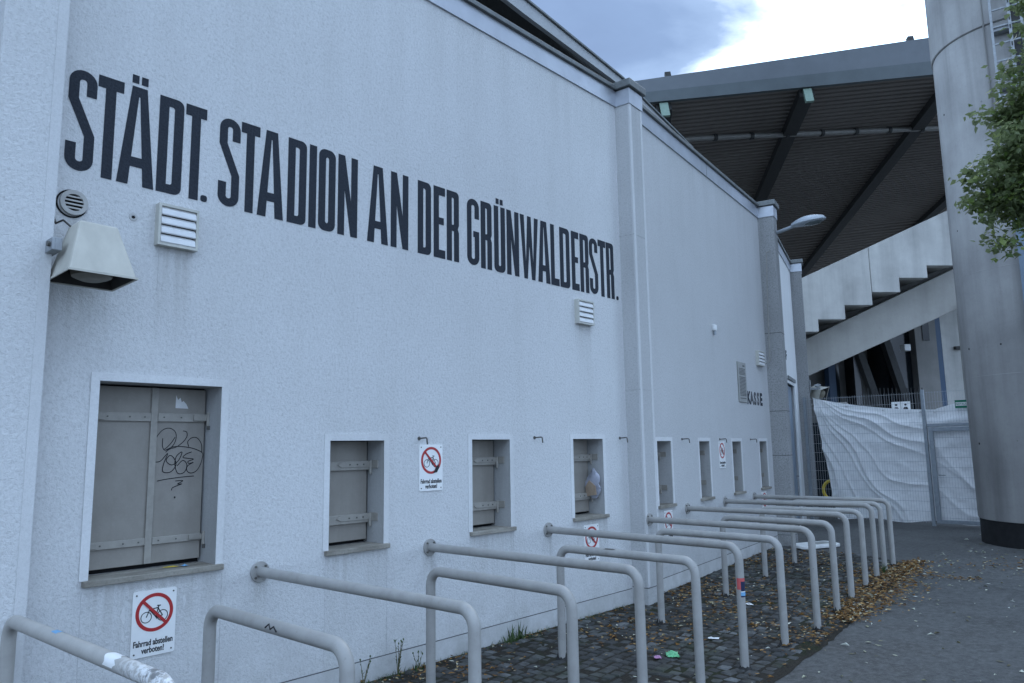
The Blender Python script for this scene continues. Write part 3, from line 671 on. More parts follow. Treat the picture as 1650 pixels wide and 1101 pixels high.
NAME = [('S',1.368,1.521),('T',1.526,1.673),('Ä',1.656,1.877),('D',1.892,2.049),('T',2.062,2.203),('.',2.181,2.222),
 ('S',2.297,2.446),('T',2.453,2.593),('A',2.585,2.789),('D',2.820,2.974),('I',2.999,3.061),('O',3.082,3.230),('N',3.255,3.437),
 ('A',3.535,3.743),('N',3.772,3.957),('D',4.062,4.211),('E',4.243,4.377),('R',4.398,4.545),('G',4.649,4.803),('R',4.827,4.972),('Ü',5.006,5.158),('N',5.183,5.357),
 ('W',5.378,5.652),('A',5.645,5.836),('L',5.850,5.985),('D',6.000,6.165),('E',6.200,6.328),('R',6.350,6.503),('S',6.520,6.673),('T',6.686,6.828),('R',6.840,6.985),('.',7.018,7.06)]
for ch, a, b in NAME:
    curve_mesh('letter', glyph(ch, b-a), .003, 'paint_dark', sec1, (a, -.0018, H0))
# KASSE
for i, ch in enumerate('KASSE'): text_obj('letter', ch, .272, 'paint_dark' if i in (0, 4) else 'print', sec2, (12.045+i*.168, -.002, 2.345), sx=.95, bold=.013)

# ------------------------------------------------------------------ stand behind the wall (left) : canopy roof
cr_ = empty('canopy_roof', (6.3,5.4,5.9), 0, 'low canopy roof with pale fascia and underside coloured black for shadow behind the stadium wall top', 'roof')
rl = [(0.0,5.27,7.6),(6.32,5.39,7.0),(8.45,5.43,6.8),(10.27,5.37,6.3)]
off = Vector((6.3,5.4,5.9)); FH = dict(zip(rl, (.21,.18,.11,.10)))
def shift(pts): return [tuple(Vector(p)-off) for p in pts]
fm = MB()
for a, b in zip(rl, rl[1:]):
    ha_, hb_ = FH[a], FH[b]
    lo = [(a[0],a[1],a[2]-ha_),(b[0],b[1],b[2]-hb_),(b[0],b[1]+.06,b[2]-hb_),(a[0],a[1]+.06,a[2]-ha_)]; hi = [(a[0],a[1],a[2]),(b[0],b[1],b[2]),(b[0],b[1]+.06,b[2]),(a[0],a[1]+.06,a[2])]
    fm.hexa(shift(lo), shift(hi))
fm.build('fascia', 'fascia_pale', cr_)
em = MB()
for a, b in zip(rl, rl[1:]):
    lo = [(a[0],a[1]-.03,a[2]+.002),(b[0],b[1]-.03,b[2]+.002),(b[0],b[1]+.08,b[2]+.002),(a[0],a[1]+.08,a[2]+.002)]; em.hexa(shift(lo), shift([(p[0],p[1],p[2]+.025) for p in lo]))
em.build('edge_flashing', 'zinc_dark', cr_)
sm = MB()
for a, b in zip(rl, rl[1:]):
    lo = [(a[0],a[1]+.06,a[2]-.17),(b[0],b[1]+.06,b[2]-.17),(b[0]-.6,b[1]+7,b[2]+.3),(a[0]-.6,a[1]+7,a[2]+.3)]; sm.hexa(shift(lo), shift([(p[0],p[1],p[2]+.1) for p in lo]))
sm.build('roof_deck', 'roof_beam', cr_)  # near-black deck colour stands in for the shadow gap under the roof edge
for px_ in (1.5, 3.5, 5.5, 7.6): MB().box(px_-off.x-.1,px_-off.x+.1,6.2-off.y,11-off.y,6.15-off.z,6.55-off.z).build('roof_beam', 'roof_beam', cr_)
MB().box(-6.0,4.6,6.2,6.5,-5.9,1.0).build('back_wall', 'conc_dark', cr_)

# ------------------------------------------------------------------ grandstand with stepped parapet, raking beam and big roof
AZ = R(-43.6)
GS = empty('grandstand', (20, 7.045, 0), AZ, 'concrete grandstand with stepped parapet, raking beam and big dark roof', 'grandstand')
# local frame: X up the rake (to the right), Y inwards, Z up
steps = [(-1.6,4.23),(-.75,4.23),(-.75,4.607),(-.01,4.607),(-.01,4.936),(.748,4.936),(.748,5.32),(1.53,5.32),(1.53,5.673),(2.33,5.673),(2.33,6.066),(3.14,6.066),(3.14,6.41),(3.94,6.41),(3.94,6.78),(4.75,6.78),(4.75,7.15),(5.6,7.15)]
ptop = lambda a: 6.027+(a+.447)*(7.946-6.027)/4.307
def panelpoly(a0, a1):
    lo = [(max(a0, min(a1, a)), z) for a, z in steps if a0-.001 <= a <= a1+.001]
    def zat(a):
        z = steps[0][1]
        for (p, q) in steps:
            if p <= a+1e-6: z = q
        return z
    pts = [(a0, zat(a0))]+[(a, z) for a, z in steps if a0 < a < a1]
    zl = [z for a, z in steps if a < a1-1e-6][-1]
    pts.append((a1, zl)); pts += [(a1, ptop(a1)), (a0, ptop(a0))]
    return pts
for a0, a1 in ((-1.6,-.75+.0),(-.75,1.528),(1.545,5.6)):
    if a0 < -1: continue
    MB().prism(panelpoly(a0, a1), 0, .28, lambda a,b,d:(a,d,b)).build('parapet_panel', 'conc_light', GS, bevel=.012)
# seating slabs: stepped undersides running inwards
for (a, z), (a2, z2) in zip(steps[1::2], steps[2::2]): pass
for i in range(1, len(steps)-1, 2):
    a, z = steps[i+1] if i+1 < len(steps) else steps[i]
    a1 = steps[i+2][0] if i+2 < len(steps) else a+.8
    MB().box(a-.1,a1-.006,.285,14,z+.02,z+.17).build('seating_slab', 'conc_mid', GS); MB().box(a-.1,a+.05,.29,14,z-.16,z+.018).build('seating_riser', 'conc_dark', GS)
bt = lambda a: 4.477+(a+.138)*(6.436-4.477)/4.397; bb = lambda a: 3.464+(a+.161)*(5.255-3.464)/4.334
for k in range(3):
    y0 = .6+k*5.5; pts = [(-2.2,bb(-2.2)),(6.2,bb(6.2)),(6.2,bt(6.2)),(-2.2,bt(-2.2))]
    MB().prism(pts, y0, y0+.55, lambda a,b,d:(a,d,b)).build('raking_beam', 'conc_mid', GS, bevel=.02)
MB().prism([(-2.2,bb(-2.2)+.3),(9,bb(9)+.3),(9,bt(9)+1.2),(4.2,bt(4.2)+.9),(-2.2,bt(-2.2)+.5)], 1.6, 1.8, lambda a,b,d:(a,d,b)).build('gap_blocker', 'conc_dark', GS)  # added blocker: dark slab hiding the sky gap where the steps' shade belongs
# things below the seating: piers, screens, struts
def under(name, a0, a1, y0, y1, z0, z1, mat): return MB().box(a0,a1,y0,y1,z0,z1).build(name, mat, GS)
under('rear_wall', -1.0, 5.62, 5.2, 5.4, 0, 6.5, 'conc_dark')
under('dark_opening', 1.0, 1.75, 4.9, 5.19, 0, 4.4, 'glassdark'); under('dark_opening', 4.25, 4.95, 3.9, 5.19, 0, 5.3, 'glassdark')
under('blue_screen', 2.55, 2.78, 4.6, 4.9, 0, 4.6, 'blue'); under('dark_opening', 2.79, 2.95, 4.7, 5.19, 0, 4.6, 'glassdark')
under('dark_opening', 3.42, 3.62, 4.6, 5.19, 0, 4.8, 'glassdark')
under('pier', 4.96, 5.66, 3.6, 4.4, 0, 6.0, 'conc_dark'); under('pier_window', 5.2, 5.42, 3.57, 3.599, 4.86, 5.5, 'glassdark')
under('blue_screen', 5.67, 6.10, 4.0, 4.3, 0, 6.2, 'blue'); under('side_wall', 6.12, 9.5, 4.02, 4.3, 0, 7.0, 'conc_light')
for (a, z), (a2, z2) in (((2.95,4.75),(3.75,1.9)),((3.85,5.1),(4.75,1.6))):
    MB().prism([(a,z),(a+.22,z),(a2+.22,z2),(a2,z2)], 3.6, 3.85, lambda p,q,d:(p,d,q)).build('strut', 'roof_beam', GS)
for k in range(9): MB().box(2.95+k*.13,2.97+k*.13,3.3,3.32,1.6,3.35).build('railing_bar', 'roof_beam', GS)
for k in range(5): MB().box(4.35+k*.12,4.37+k*.12,3.3,3.32,1.6,3.35).build('railing_bar', 'roof_beam', GS)
MB().tube([(1.55,4.85,1.6),(1.55,4.85,4.3)],.04,8).build('downpipe', 'pipe_grey', GS)
MB().tube([(4.18,.4,2.0),(4.18,.4,5.15),(4.25,.45,5.35),(4.45,.5,5.6)],.035,10).build('downpipe', 'pipe_grey', GS, smooth=True)
MB().box(6.5,6.72,3.9,4.02,4.62,4.72).build('wall_lamp', 'roof_beam', GS)
# main roof, in world coordinates under the grandstand root
inv = Matrix.Translation((20,7.045,0)) @ Matrix.Rotation(AZ, 4, 'Z'); inv.invert()
RA = Vector((14.995,9.049,9.932)); RB = Vector((20.409,3.894,10.846)); RD = Vector((.839,.542,-.049)).normalized(); RE = RB-RA
RN = RE.cross(RD).normalized()
if RN.z < 0: RN = -RN
def rp(t, l, h=0): return tuple(inv @ (RA+RE*t+RD*l+RN*h))
def rbox(t0, t1, l0, l1, h0, h1, name, mat, bevel=0):
    return MB().hexa([rp(t0,l0,h0),rp(t1,l0,h0),rp(t1,l1,h0),rp(t0,l1,h0)], [rp(t0,l0,h1),rp(t1,l0,h1),rp(t1,l1,h1),rp(t0,l1,h1)]).build(name, mat, GS, bevel=bevel)
T0, T1 = -.9, 2.0
rbox(T0, T1, .12, 34, .10, .30, 'roof_deck', 'soffit')
# corrugated soffit sheet: ribs run along the verge
cm = MB(); l = .12
while l < 34:
    w_ = .22 if l < 12 else .40
    cm.hexa([rp(T0,l,.02),rp(T1,l,.02),rp(T1,l+w_*.5,.02),rp(T0,l+w_*.5,.02)], [rp(T0,l-.015,.105),rp(T1,l-.015,.105),rp(T1,l+w_*.5+.015,.105),rp(T0,l+w_*.5+.015,.105)]); l += w_
cm.build('soffit_ribs', 'soffit', GS)
for t in (-.42, .066, .555, 1.085, 1.6):
    MB().hexa([rp(t-.026,.16,-.16),rp(t+.026,.16,-.16),rp(t+.026,34,-.16),rp(t-.026,34,-.16)], [rp(t-.026,.16,.03),rp(t+.026,.16,.03),rp(t+.026,34,.03),rp(t-.026,34,.03)]).build('roof_beam', 'roof_beam', GS)  # beams widened, flattened and near-black: the soffit's broad shadow bands are painted in
    rbox(t-.014, t+.014, .05, .155, -.36, -.02, 'beam_end', 'green_steel')
MB().tube([rp(T0,1.9,-.1),rp(.2,2.05,-.1),rp(1.2,3.05,-.1),rp(T1,3.8,-.1)],.07,10).build('roof_pipe', 'pipe_grey', GS, smooth=True)
for k in range(14): t = -.3+k*.14; l_ = 2.05+(t-.2)*1.0; MB().tube([rp(t,l_,-.1),rp(t+.012,l_+.012,-.1)],.1,10).build('pipe_clamp', 'roof_beam', GS)
def fas(h0a, h0b, h1a, h1b, l0, l1, name, mat):
    z = lambda t, a, b: a+(b-a)*t
    P_ = lambda t, l, h: tuple(inv @ (RA+RE*t+RD*l+Vector((0,0,h))))
    return MB().hexa([P_(T0,l0,z(T0,h0a,h0b)),P_(T1,l0,z(T1,h0a,h0b)),P_(T1,l1,z(T1,h0a,h0b)),P_(T0,l1,z(T0,h0a,h0b))],
                     [P_(T0,l0,max(z(T0,h1a,h1b),z(T0,h0a,h0b)+.05)),P_(T1,l0,z(T1,h1a,h1b)),P_(T1,l1,z(T1,h1a,h1b)),P_(T0,l1,max(z(T0,h1a,h1b),z(T0,h0a,h0b)+.05))]).build(name, mat, GS)
fas(0, 0, .27, .36, 0, .1, 'fascia_lower_band', 'fascia_low'); fas(.272, .362, .575, 1.0, .03, .5, 'fascia_upper_band', 'fascia_blue')
for t, h in ((.09,.64),(.95,1.0)): rbox(t, t+.02, .05, .2, h, h+.16, 'roof_fitting', 'roof_beam')
MB().box(3.95,4.15,2.6,2.85,4.42,4.62).build('floodlight', 'sign_white', GS, bevel=.02)

# ------------------------------------------------------------------ big concrete column
CC = Vector((15.40, 1.728, 0)); CR = 1.2
col = empty('concrete_column', CC, 0, 'huge round concrete column with black bitumen foot, right edge of the picture', 'column')
MB().lathe([(CR-.01,.40),(CR,.42),(CR,8.62),(CR-.006,8.64)],72).build('shaft', 'conc_col', col, smooth=True)
MB().lathe([(CR+.0,8.645),(CR+.022,8.66),(CR+.022,15.2),(0,15.2)],72).build('upper_shaft', 'conc_col', col, smooth=True)
MB().lathe([(CR-.02,-.05),(CR-.02,.405),(CR-.05,.41)],72).build('bitumen_foot', 'bitumen', col, smooth=True)
for z in (2.75, 4.5, 6.3): MB().lathe([(CR+.0005,z),(CR+.003,z+.006),(CR+.002,z+.008),(CR+.0005,z+.012)],72).build('form_joint', 'conc_col', col, smooth=True)
rh = random.Random(5)
def colp(ang, z, out=0): a = R(ang); return ((CR+out)*math.cos(a), (CR+out)*math.sin(a), z)
TOCAM = math.degrees(math.atan2(-1.728,-15.40)) 
# a vertical seam/cable on the column face
MB().tube([colp(TOCAM-15,5.6,.015),colp(TOCAM-15,15,.04)],.012,8).build('cable', 'conc_dark', col)
MB().box(*(lambda p:(p[0]-.05,p[0]+.02,p[1]-.03,p[1]+.10))(colp(TOCAM-4,0,.03)),3.4,5.25).build('blue_panel', 'door', col)
for z in (1.6, 3.3, 5.4, 7.4, 9.9):
    for dg in (-60, -25, 12):
        p_ = colp(TOCAM+dg+rh.uniform(-3,3), z+rh.uniform(-.1,.1), -.004); q_ = Vector((p_[0], p_[1], 0)).normalized()
        MB().disc(p_, q_, rh.uniform(.012,.022), .0055, 10).build('tie_hole', 'conc_dark' if rh.random() < .5 else 'bitumen', col)
# ladder with fall-arrest rail
la = TOCAM+0.5
lad = empty('ladder', CC+Vector(colp(la,5.9,.0)), R(la), 'galvanised steel service ladder climbing the round concrete column', 'ladder')
for s in (-.21,.20): MB().box(.16,.20,s-.018,s+.018,0,9).build('stile', 'bracket', lad)
pr = MB().box(.20,.235,.018,.062,0,9); pr.build('fall_arrest_rail', 'bracket', lad)
for k in range(60): MB().box(.236,.24,.03,.05,.05+k*.15,.12+k*.15).build('rail_slot', 'roof_beam', lad)
for k in range(30): MB().box(.165,.19,-.19,.19,.15+k*.3,.175+k*.3).build('rung', 'bracket', lad)
for k in range(9): MB().box(-.02,.16,-.2,.2,.5+k,.55+k).build('wall_bracket', 'bracket', lad)
MB().box(.04,.07,.07,.19,0,9).build('cable_duct', 'roof_beam', lad)

# ------------------------------------------------------------------ fence, gate, tarpaulin
FX = 17.25
def wires(y0, y1, z0, z1, px_step=.05, hz=.2):
    mb = MB(); r = .0017
    y = y0
    while y <= y1+1e-6: mb.box(FX-r,FX+r,y-r,y+r,z0,z1); y += px_step
    z = z0+.03
    while z <= z1:
        for dx in (-.006,.0065): mb.box(FX+dx-.0025,FX+dx+.0025,y0,y1,z-.0024,z+.0024)
        z += hz
    return mb
fen = empty('mesh_fence', (0,0,0), 0, 'galvanised double-wire mesh fence panel between stadium wall and gate post', 'fence')
tag(wires(4.13, 6.52, .06, 2.72).build('wire_mesh', 'wire', fen, recalc=False), kind='stuff')
MB().box(FX-.03,FX+.03,4.06,4.12,0,2.76).build('post', 'galv', fen, bevel=.004); MB().box(FX-.03,FX+.03,6.50,6.56,0,2.74).build('post', 'galv', fen, bevel=.004)
gat = empty('mesh_gate', (0,0,0), 0, 'galvanised mesh gate with square frame beside the round column', 'gate')
for y0, y1 in ((3.95,4.03),(2.75,2.82)): MB().box(FX-.03,FX+.03,y0,y1,.06,1.98).build('stile', 'galv', gat, bevel=.004)
MB().box(FX-.028,FX+.028,2.82,3.95,1.90,1.98).build('rail', 'galv', gat, bevel=.004); MB().box(FX-.028,FX+.028,2.82,3.95,.06,.13).build('rail', 'galv', gat, bevel=.004)
MB().box(FX-.028,FX+.028,2.6,4.05,1.995,2.055).build('lintel', 'galv', gat, bevel=.004)
tag(wires(2.84, 3.94, .14, 1.89).build('wire_mesh', 'wire', gat, recalc=False), kind='stuff'); tag(wires(2.66, 4.04, 2.07, 2.72).build('wire_mesh', 'wire', gat, recalc=False), kind='stuff')
MB().box(FX-.03,FX+.03,2.6,2.655,0,2.76).build('post', 'galv', gat, bevel=.004)
MB().tube([(FX-.03,3.90,1.02),(FX-.09,3.90,1.02),(FX-.09,3.78,1.02)],.01,8).build('handle', 'bracket', gat, smooth=True)
# tarpaulin: draped sheet behind the wires
tm = MB(); NU, NV = 170, 120; rt = random.Random(3)
def tarp(u, v):
    yl = 6.40-.36*(1-v)**.9; yr = 2.62; y = yl+(yr-yl)*u
    ztop = 2.74-.40*math.sin(min(1,max(0,(6.40-y)/2.9))*math.pi*.5)**.8 if y > 3.9 else 2.36+(3.9-y)*.27
    if 3.9 < y < 4.6: ztop = max(ztop, 2.35)
    zbot = .06+.03*math.sin(y*5)
    z = zbot+(ztop-zbot)*v
    # creases fanning out from the upper left corner, a sag across the top and fine crumples
    dx, dz = 6.4-y, 2.75-z; r = math.hypot(dx, dz); an = math.atan2(dz, dx+.001)
    nz = mn.noise(Vector((y*1.1, z*1.3, 2.0))); nf = mn.noise(Vector((y*5, z*5.5, 4.0))); nf2 = mn.noise(Vector((y*13, z*14, 8.0)))
    c1 = 1-abs(math.sin(an*6.5+nz*1.1)); c2 = 1-abs(math.sin(an*13+r*.5+nz*1.6+1.0))
    fold = (.12*c1**4+.07*c2**4)*min(1, r*.9)*(1.15-.18*r)
    d2 = z-(2.05+.10*(y-4.4)**2); sag = .05*math.exp(-(d2/.10)**2)+.045*math.exp(-((d2+.42)/.12)**2)*(.4+.6*u)
    return (FX+.15-fold*.9-sag+.016*nf+.007*nf2+.03*(1-v), y, z)
for j in range(NV+1):
    for i in range(NU+1): tm.v.append(tarp(i/NU, j/NV))
for j in range(NV):
    for i in range(NU): a = j*(NU+1)+i; tm.f.append((a,a+1,a+NU+2,a+NU+1))
TP = tag(tm.build('tarpaulin', 'tarp', smooth=True), 'wrinkled white tarpaulin hung behind the mesh fence', 'tarpaulin')
for u_ in (.004,.2,.4,.59,.66,.82):
    x_, y_, z_ = tarp(u_, .985); MB().tube([(FX-.012,y_,z_-.02),(x_+.01,y_+.006,z_-.005),(x_+.012,y_,z_-.035),(FX-.012,y_,z_-.03)],.0035,6).build('cable_tie', 'bolt', TP)
ns = empty('exit_sign', (FX-.05, 3.50, 2.35), R(-90), 'small green and white NOTAUSGANG sign on the gate', 'sign')
MB().box(0,.36,-.004,.004,0,.16).build('plate', 'sign_green', ns); MB().box(.012,.348,-.0055,-.0042,.045,.115).build('band', 'sign_white', ns)
text_obj('lettering', 'NOTAUSGANG', .062, 'sign_green', ns, (.18,-.0065,.058), sx=.75, bold=.001)
wc = empty('toilet_sign', (19.0, 5.17, 2.33), R(-90), 'white board with two black figures above the tarpaulin', 'sign')
MB().box(0,.40,-.01,.01,-.1,.29).build('board', 'sign_white', wc); MB().box(.194,.206,-.012,-.0102,-.1,.29).build('divider', 'board', wc)
for cx in (.1,.30):
    fmk = MB().disc((cx,-.0105,.22),(0,-1,0),.026,.002,16); fmk.prism([(cx-.05,.05),(cx+.05,.05),(cx+.05,.13),(cx+.03,.165),(cx-.03,.165),(cx-.05,.13)], -.0125, -.0105, lambda a,b,d:(a,d,b)); fmk.build('figure', 'sign_black', wc)
MB().box(.03,.07,.011,.05,-2.33,-.1).build('leg', 'roof_beam', wc); MB().box(.33,.37,.011,.05,-2.33,-.1).build('leg', 'roof_beam', wc)
yh = MB(); yh.tube([(18.0,6.30+.22*math.cos(a*math.pi/12),.62+.22*math.sin(a*math.pi/12)) for a in range(25)],.035,10,cap=False)
tag(yh.build('hose_reel', 'yellow', smooth=True), 'yellow round hoop behind the left end of the mesh fence', 'hoop')
MB_h = MB().tube([(18.4,6.9,1.5),(18.4,6.9,2.55),(18.4,6.86,2.62),(18.4,6.0,2.62),(18.4,5.93,2.55),(18.4,5.93,0)],.03,10); MB_h.tube([(18.4,6.9,1.5),(18.4,6.9,0)],.03,8)
tag(MB_h.build('handrail', 'pipe_grey', smooth=True), 'bent tubular handrail showing above the tarpaulin', 'handrail')
# plain dark sheet behind fence at left gap
bk = MB().box(18.9,19.0,5.6,9,0,2.2); tag(bk.build('dark_screen', 'glassdark'), 'dark screen behind the left gap of the fence', 'screen')

# ------------------------------------------------------------------ queue rails
def rail(name, near, far, z, flange, label, worn=False, r=.0325):
    nx, ny = near; fx, fy = far
    L = math.hypot(fx-nx, fy-ny); ang = math.atan2(fy-ny, fx-nx)+R(90)     # local -Y runs from near to far end
    root = empty('queue_rail', (nx, ny, 0), ang, label, 'rail', 'tubular queue rails in front of the ticket windows')
    b = .095; path = []
    if flange: path.append((0,0,z))
    else:
        path += [(0,0,.004),(0,0,z-b)]+[(0,-b+b*math.cos(R(t)),z-b+b*math.sin(R(t))) for t in range(15,91,15)]
    path += [(0,-L*.33,z),(0,-L*.66,z)]
    path += [(0,-L+b-b*math.sin(R(t)),z-b+b*math.cos(R(t))) for t in range(0,91,15)]+[(0,-L,.004)]
    MB().tube(path, r, 20).build('tube', 'tube_worn' if worn else 'tube', root, smooth=True)
    if flange:
        fl = MB().disc((0,.001,z),(0,-1,0),.068,.014,28).build('flange', 'tube', root, smooth=True, bevel=.003)
        for a in (45,135,225,315): MB().disc((.05*math.cos(R(a)),-.013,z+.05*math.sin(R(a))),(0,-1,0),.008,.008,6).build('bolt', 'bolt', root)
    feet = [(0,-L)]+([] if flange else [(0,0)])
    rr = random.Random(int(nx*100))
    for fx_, fy_ in feet:
        mm = MB(); n = 18
        ring0 = [(fx_+(r+.012)*math.cos(2*math.pi*k/n)*rr.uniform(.9,1.5), fy_+(r+.012)*math.sin(2*math.pi*k/n)*rr.uniform(.9,1.5), .018) for k in range(n)]
        ring1 = [(fx_+(r+.0012)*math.cos(2*math.pi*k/n), fy_+(r+.0012)*math.sin(2*math.pi*k/n), .03+rr.uniform(0,.05)*(1 if rr.random()<.4 else .3)) for k in range(n)]
        mm.v = ring0+ring1; mm.f = [(k,(k+1)%n,n+(k+1)%n,n+k) for k in range(n)]; mm.build('foot_collar', 'rubber', root, recalc=False)
    return root
RAILS = [
 ((1.195,4.42),(1.235,2.72),.905,False,'worn tubular queue rail with peeling paint at lower left corner',True),
 ((1.985,3.95),(1.97,2.72),.885,False,'freestanding tubular queue rail in front of the large two-leaf window',False),
 ((2.69,4.70),(2.72,2.72),.915,True,'wall-fixed tubular queue rail right of the large two-leaf window',False),
 ((3.535,3.95),(3.50,2.72),.885,False,'freestanding tubular queue rail in front of the small window nearest the large one',False),
 ((4.193,4.70),(4.20,2.72),.915,True,'wall-fixed tubular queue rail below the hooked bicycle sign, between two small windows',False),
 ((4.945,3.95),(4.93,2.72),.885,False,'freestanding tubular queue rail in front of the second small window, scraped on top',False),
 ((5.709,4.70),(5.60,2.71),.92,True,'wall-fixed tubular queue rail with a red and blue sticker on its post',False),
 ((6.47,3.95),(6.42,2.735),.885,False,'freestanding tubular queue rail just before the plain pilaster',False),
 ((7.22,4.515),(7.12,2.72),.905,True,'tubular queue rail bolted to the front of the middle pilaster',False),
 ((8.05,4.07),(7.98,2.84),.885,False,'freestanding tubular queue rail first past the middle pilaster',False),
 (tuple(at(2,9.233,0))[:2],(8.745,2.947),.91,True,'wall-fixed tubular queue rail first past the middle pilaster',False),
 ((9.44,4.22),(9.56,3.05),.885,False,'freestanding tubular queue rail second past the middle pilaster',False),
 (tuple(at(2,10.659,0))[:2],(10.28,3.14),.905,True,'wall-fixed tubular queue rail second past the middle pilaster',False),
 ((10.713,4.35),(10.86,3.21),.885,False,'freestanding tubular queue rail farthest from the camera',False),
 (tuple(at(2,12.018,0))[:2],(11.42,3.26),.89,True,'wall-fixed tubular queue rail farthest along, by the last ticket window',False)]
RO = [rail('queue_rail', *a) for a in RAILS]
# sticker wrapped on the post of the third wall rail
def wrap(root, L, z0, z1, a0, a1, mat, r=.0332, name='sticker'):
    mb = MB(); n = 8
    for k in range(n+1):
        a = R(a0+(a1-a0)*k/n)
        for z in (z0, z1): mb.v.append((r*math.cos(a), -L+r*math.sin(a), z))
    mb.f = [(2*k,2*k+2,2*k+3,2*k+1) for k in range(n)]
    return mb.build(name, mat, root, recalc=False, smooth=True)
L3 = math.hypot(5.709-5.60, 4.70-2.71)
wrap(RO[6], L3, .60, .685, 160, 300, 's_red'); wrap(RO[6], L3, .585, .66, 215, 300, 's_navy', .0336); wrap(RO[6], L3, .555, .585, 210, 300, 's_blue', .0336); wrap(RO[6], L3, .545, .555, 210, 300, 's_navy', .0336); wrap(RO[6], L3, .582, .588, 210, 300, 'sign_white', .0339)
# tape on the near rail, scrape and marker on others
tp = MB(); n = 16
for k in range(n+1):
    a = R(-30+220*k/n)
    for y in (-1.20-.012*math.sin(k), -1.30+.014*math.sin(k*1.7)): tp.v.append((.0334*math.cos(a), y, .905+.0334*math.sin(a)))
tp.f = [(2*k,2*k+2,2*k+3,2*k+1) for k in range(n)]; tp.build('tape', 'sign_white', RO[0], recalc=False, smooth=True)
tp = MB()
for k in range(9):
    a = R(40+80*k/8)
    for y in (-.60, -.66): tp.v.append((.0332*math.cos(a), y+.006*math.sin(k*2), .905+.0332*math.sin(a)))
tp.f = [(2*k,2*k+2,2*k+3,2*k+1) for k in range(8)]; tp.build('blue_smear', 's_blue', RO[0], recalc=False, smooth=True)
sc = MB()
for k in range(7):
    a = R(60+70*k/6)
    for y in (-.46, -.55): sc.v.append((.0331*math.cos(a), y+.014*math.sin(k*2.3), .885+.0331*math.sin(a)))
sc.f = [(2*k,2*k+2,2*k+3,2*k+1) for k in range(6)]; sc.build('scrape', 'bolt', RO[5], recalc=False)
mk = MB(); mk.tube([(-.0335,-.62,.885),(-.028,-.645,.903),(-.033,-.665,.884),(-.030,-.69,.898),(-.034,-.72,.88)],.004,6); mk.build('marker_scribble', 'marker', RO[1])

# ------------------------------------------------------------------ bicycle ban signs
def bike(y, s, cx, cz, mb):
    k = lambda p: (cx+p[0]*s, cz+p[1]*s)
    for i, w in enumerate((-.30,.30)): mb.ring(k((w,-.12)), .175*s, .205*s, y+.0001*i, y+.0001*i-.0004, 28)
    lines = [[(-.30,-.12),(-.16,.20),(-.19,.27),(-.27,.25)],[(-.17,.15),(.13,.18)],[(-.18,.13),(.05,-.14)],[(.05,-.14),(.15,.25)],[(.13,.15),(.30,-.12)],[(.05,-.14),(.30,-.12)],[(.08,.26),(.22,.25)],[(.05,-.14),(.10,-.22)]]
    for i, l in enumerate(lines): mb.stroke([k(p) for p in l], .038*s, y-.0003-.0001*i)
def sign(loc, rotz, label, w=.255, h=.375, torn=False):
    root = empty('bicycle_sign', loc, rotz, label, 'sign', 'no-bicycle-parking signs on the stadium wall')
    MB().prism(rrect(-w/2,0,w/2,h,.012), -.006, .0, lambda a,b,d:(a,d,b)).build('plate', 'sign_white', root)
    cz = h*.655; r = w*.43
    bm_ = MB(); bike(-.0068, w*.62, 0, cz-.005, bm_); bm_.build('bicycle', 'sign_black', root, recalc=False)
    MB().ring((0,cz), r*.82, r, -.0075, -.0062, 48).build('ring', 'sign_red', root)
    d = r*.84*math.sqrt(.5); t = r*.055
    MB().prism([(-d-t,cz+d-t),(-d+t,cz+d+t),(d+t,cz-d+t),(d-t,cz-d-t)], -.0100, -.0092, lambda a,b,dd:(a,dd,b)).build('bar', 'sign_red', root)
    text_obj('lettering', 'Fahrrad abstellen', .0475, 'sign_black', root, (0,-.0068,h*.165), sx=.70, bold=.0012)
    text_obj('lettering', 'verboten!', .0475, 'sign_black', root, (0,-.0068,h*.055), sx=.70, bold=.0012)
    for a in (-1,1):
        for z in (.022,h-.022): MB().disc((a*(w/2-.02),-.006,z),(0,-1,0),.005,.003,8).build('screw', 'bolt', root)
    if torn: MB().prism([(.02,cz-r*.95),(.05,cz-r*.5),(.075,cz-r*.3),(.085,cz-r*.55),(.06,cz-r*.9)], -.0112, -.0102, lambda a,b,dd:(a,dd,b)).build('black_sticker', 'marker', root)
    return root
def onwall(sec, s, z, out=.001): return tuple(at(sec, s, z, out)), FR[sec][1]
s1 = sign(*onwall(1, 2.012, .525), 'white no-bicycle sign directly below the large shuttered window')
sign(*onwall(1, 4.206, 1.365), 'white no-bicycle sign between the first two small windows, with a black sticker', torn=True)
sign(*onwall(1, 6.402, .535), 'white no-bicycle sign low below the third small window, behind rails')
sign(*onwall(2, 8.62, .555), 'white no-bicycle sign just past the middle pilaster, mostly hidden by rails')
sign(*onwall(2, 10.64, 1.37), 'white no-bicycle sign at window height on the farther wall section')
sign(*onwall(2, 12.55, .56), 'white no-bicycle sign below the last ticket window, only its top showing')
# bare glue marks next to the first sign
gm = MB()
for cx, cz, sc_ in ((1.835,.78,1.0),(1.842,.66,.7),(2.19,.80,.8),(1.86,.60,.5)):
    pts = [(cx+sc_*.012*math.cos(t)*(1+.5*math.sin(3*t+cx*9)), cz+sc_*.045*math.sin(t)*(1+.3*math.cos(2*t+cz*11))) for t in [i*math.pi/7 for i in range(14)]]
    gm.prism(pts, -.0022, -.0008, lambda a,b,d:(a,d,b))
gm.build('glue_patch', 'smooth', sec1)
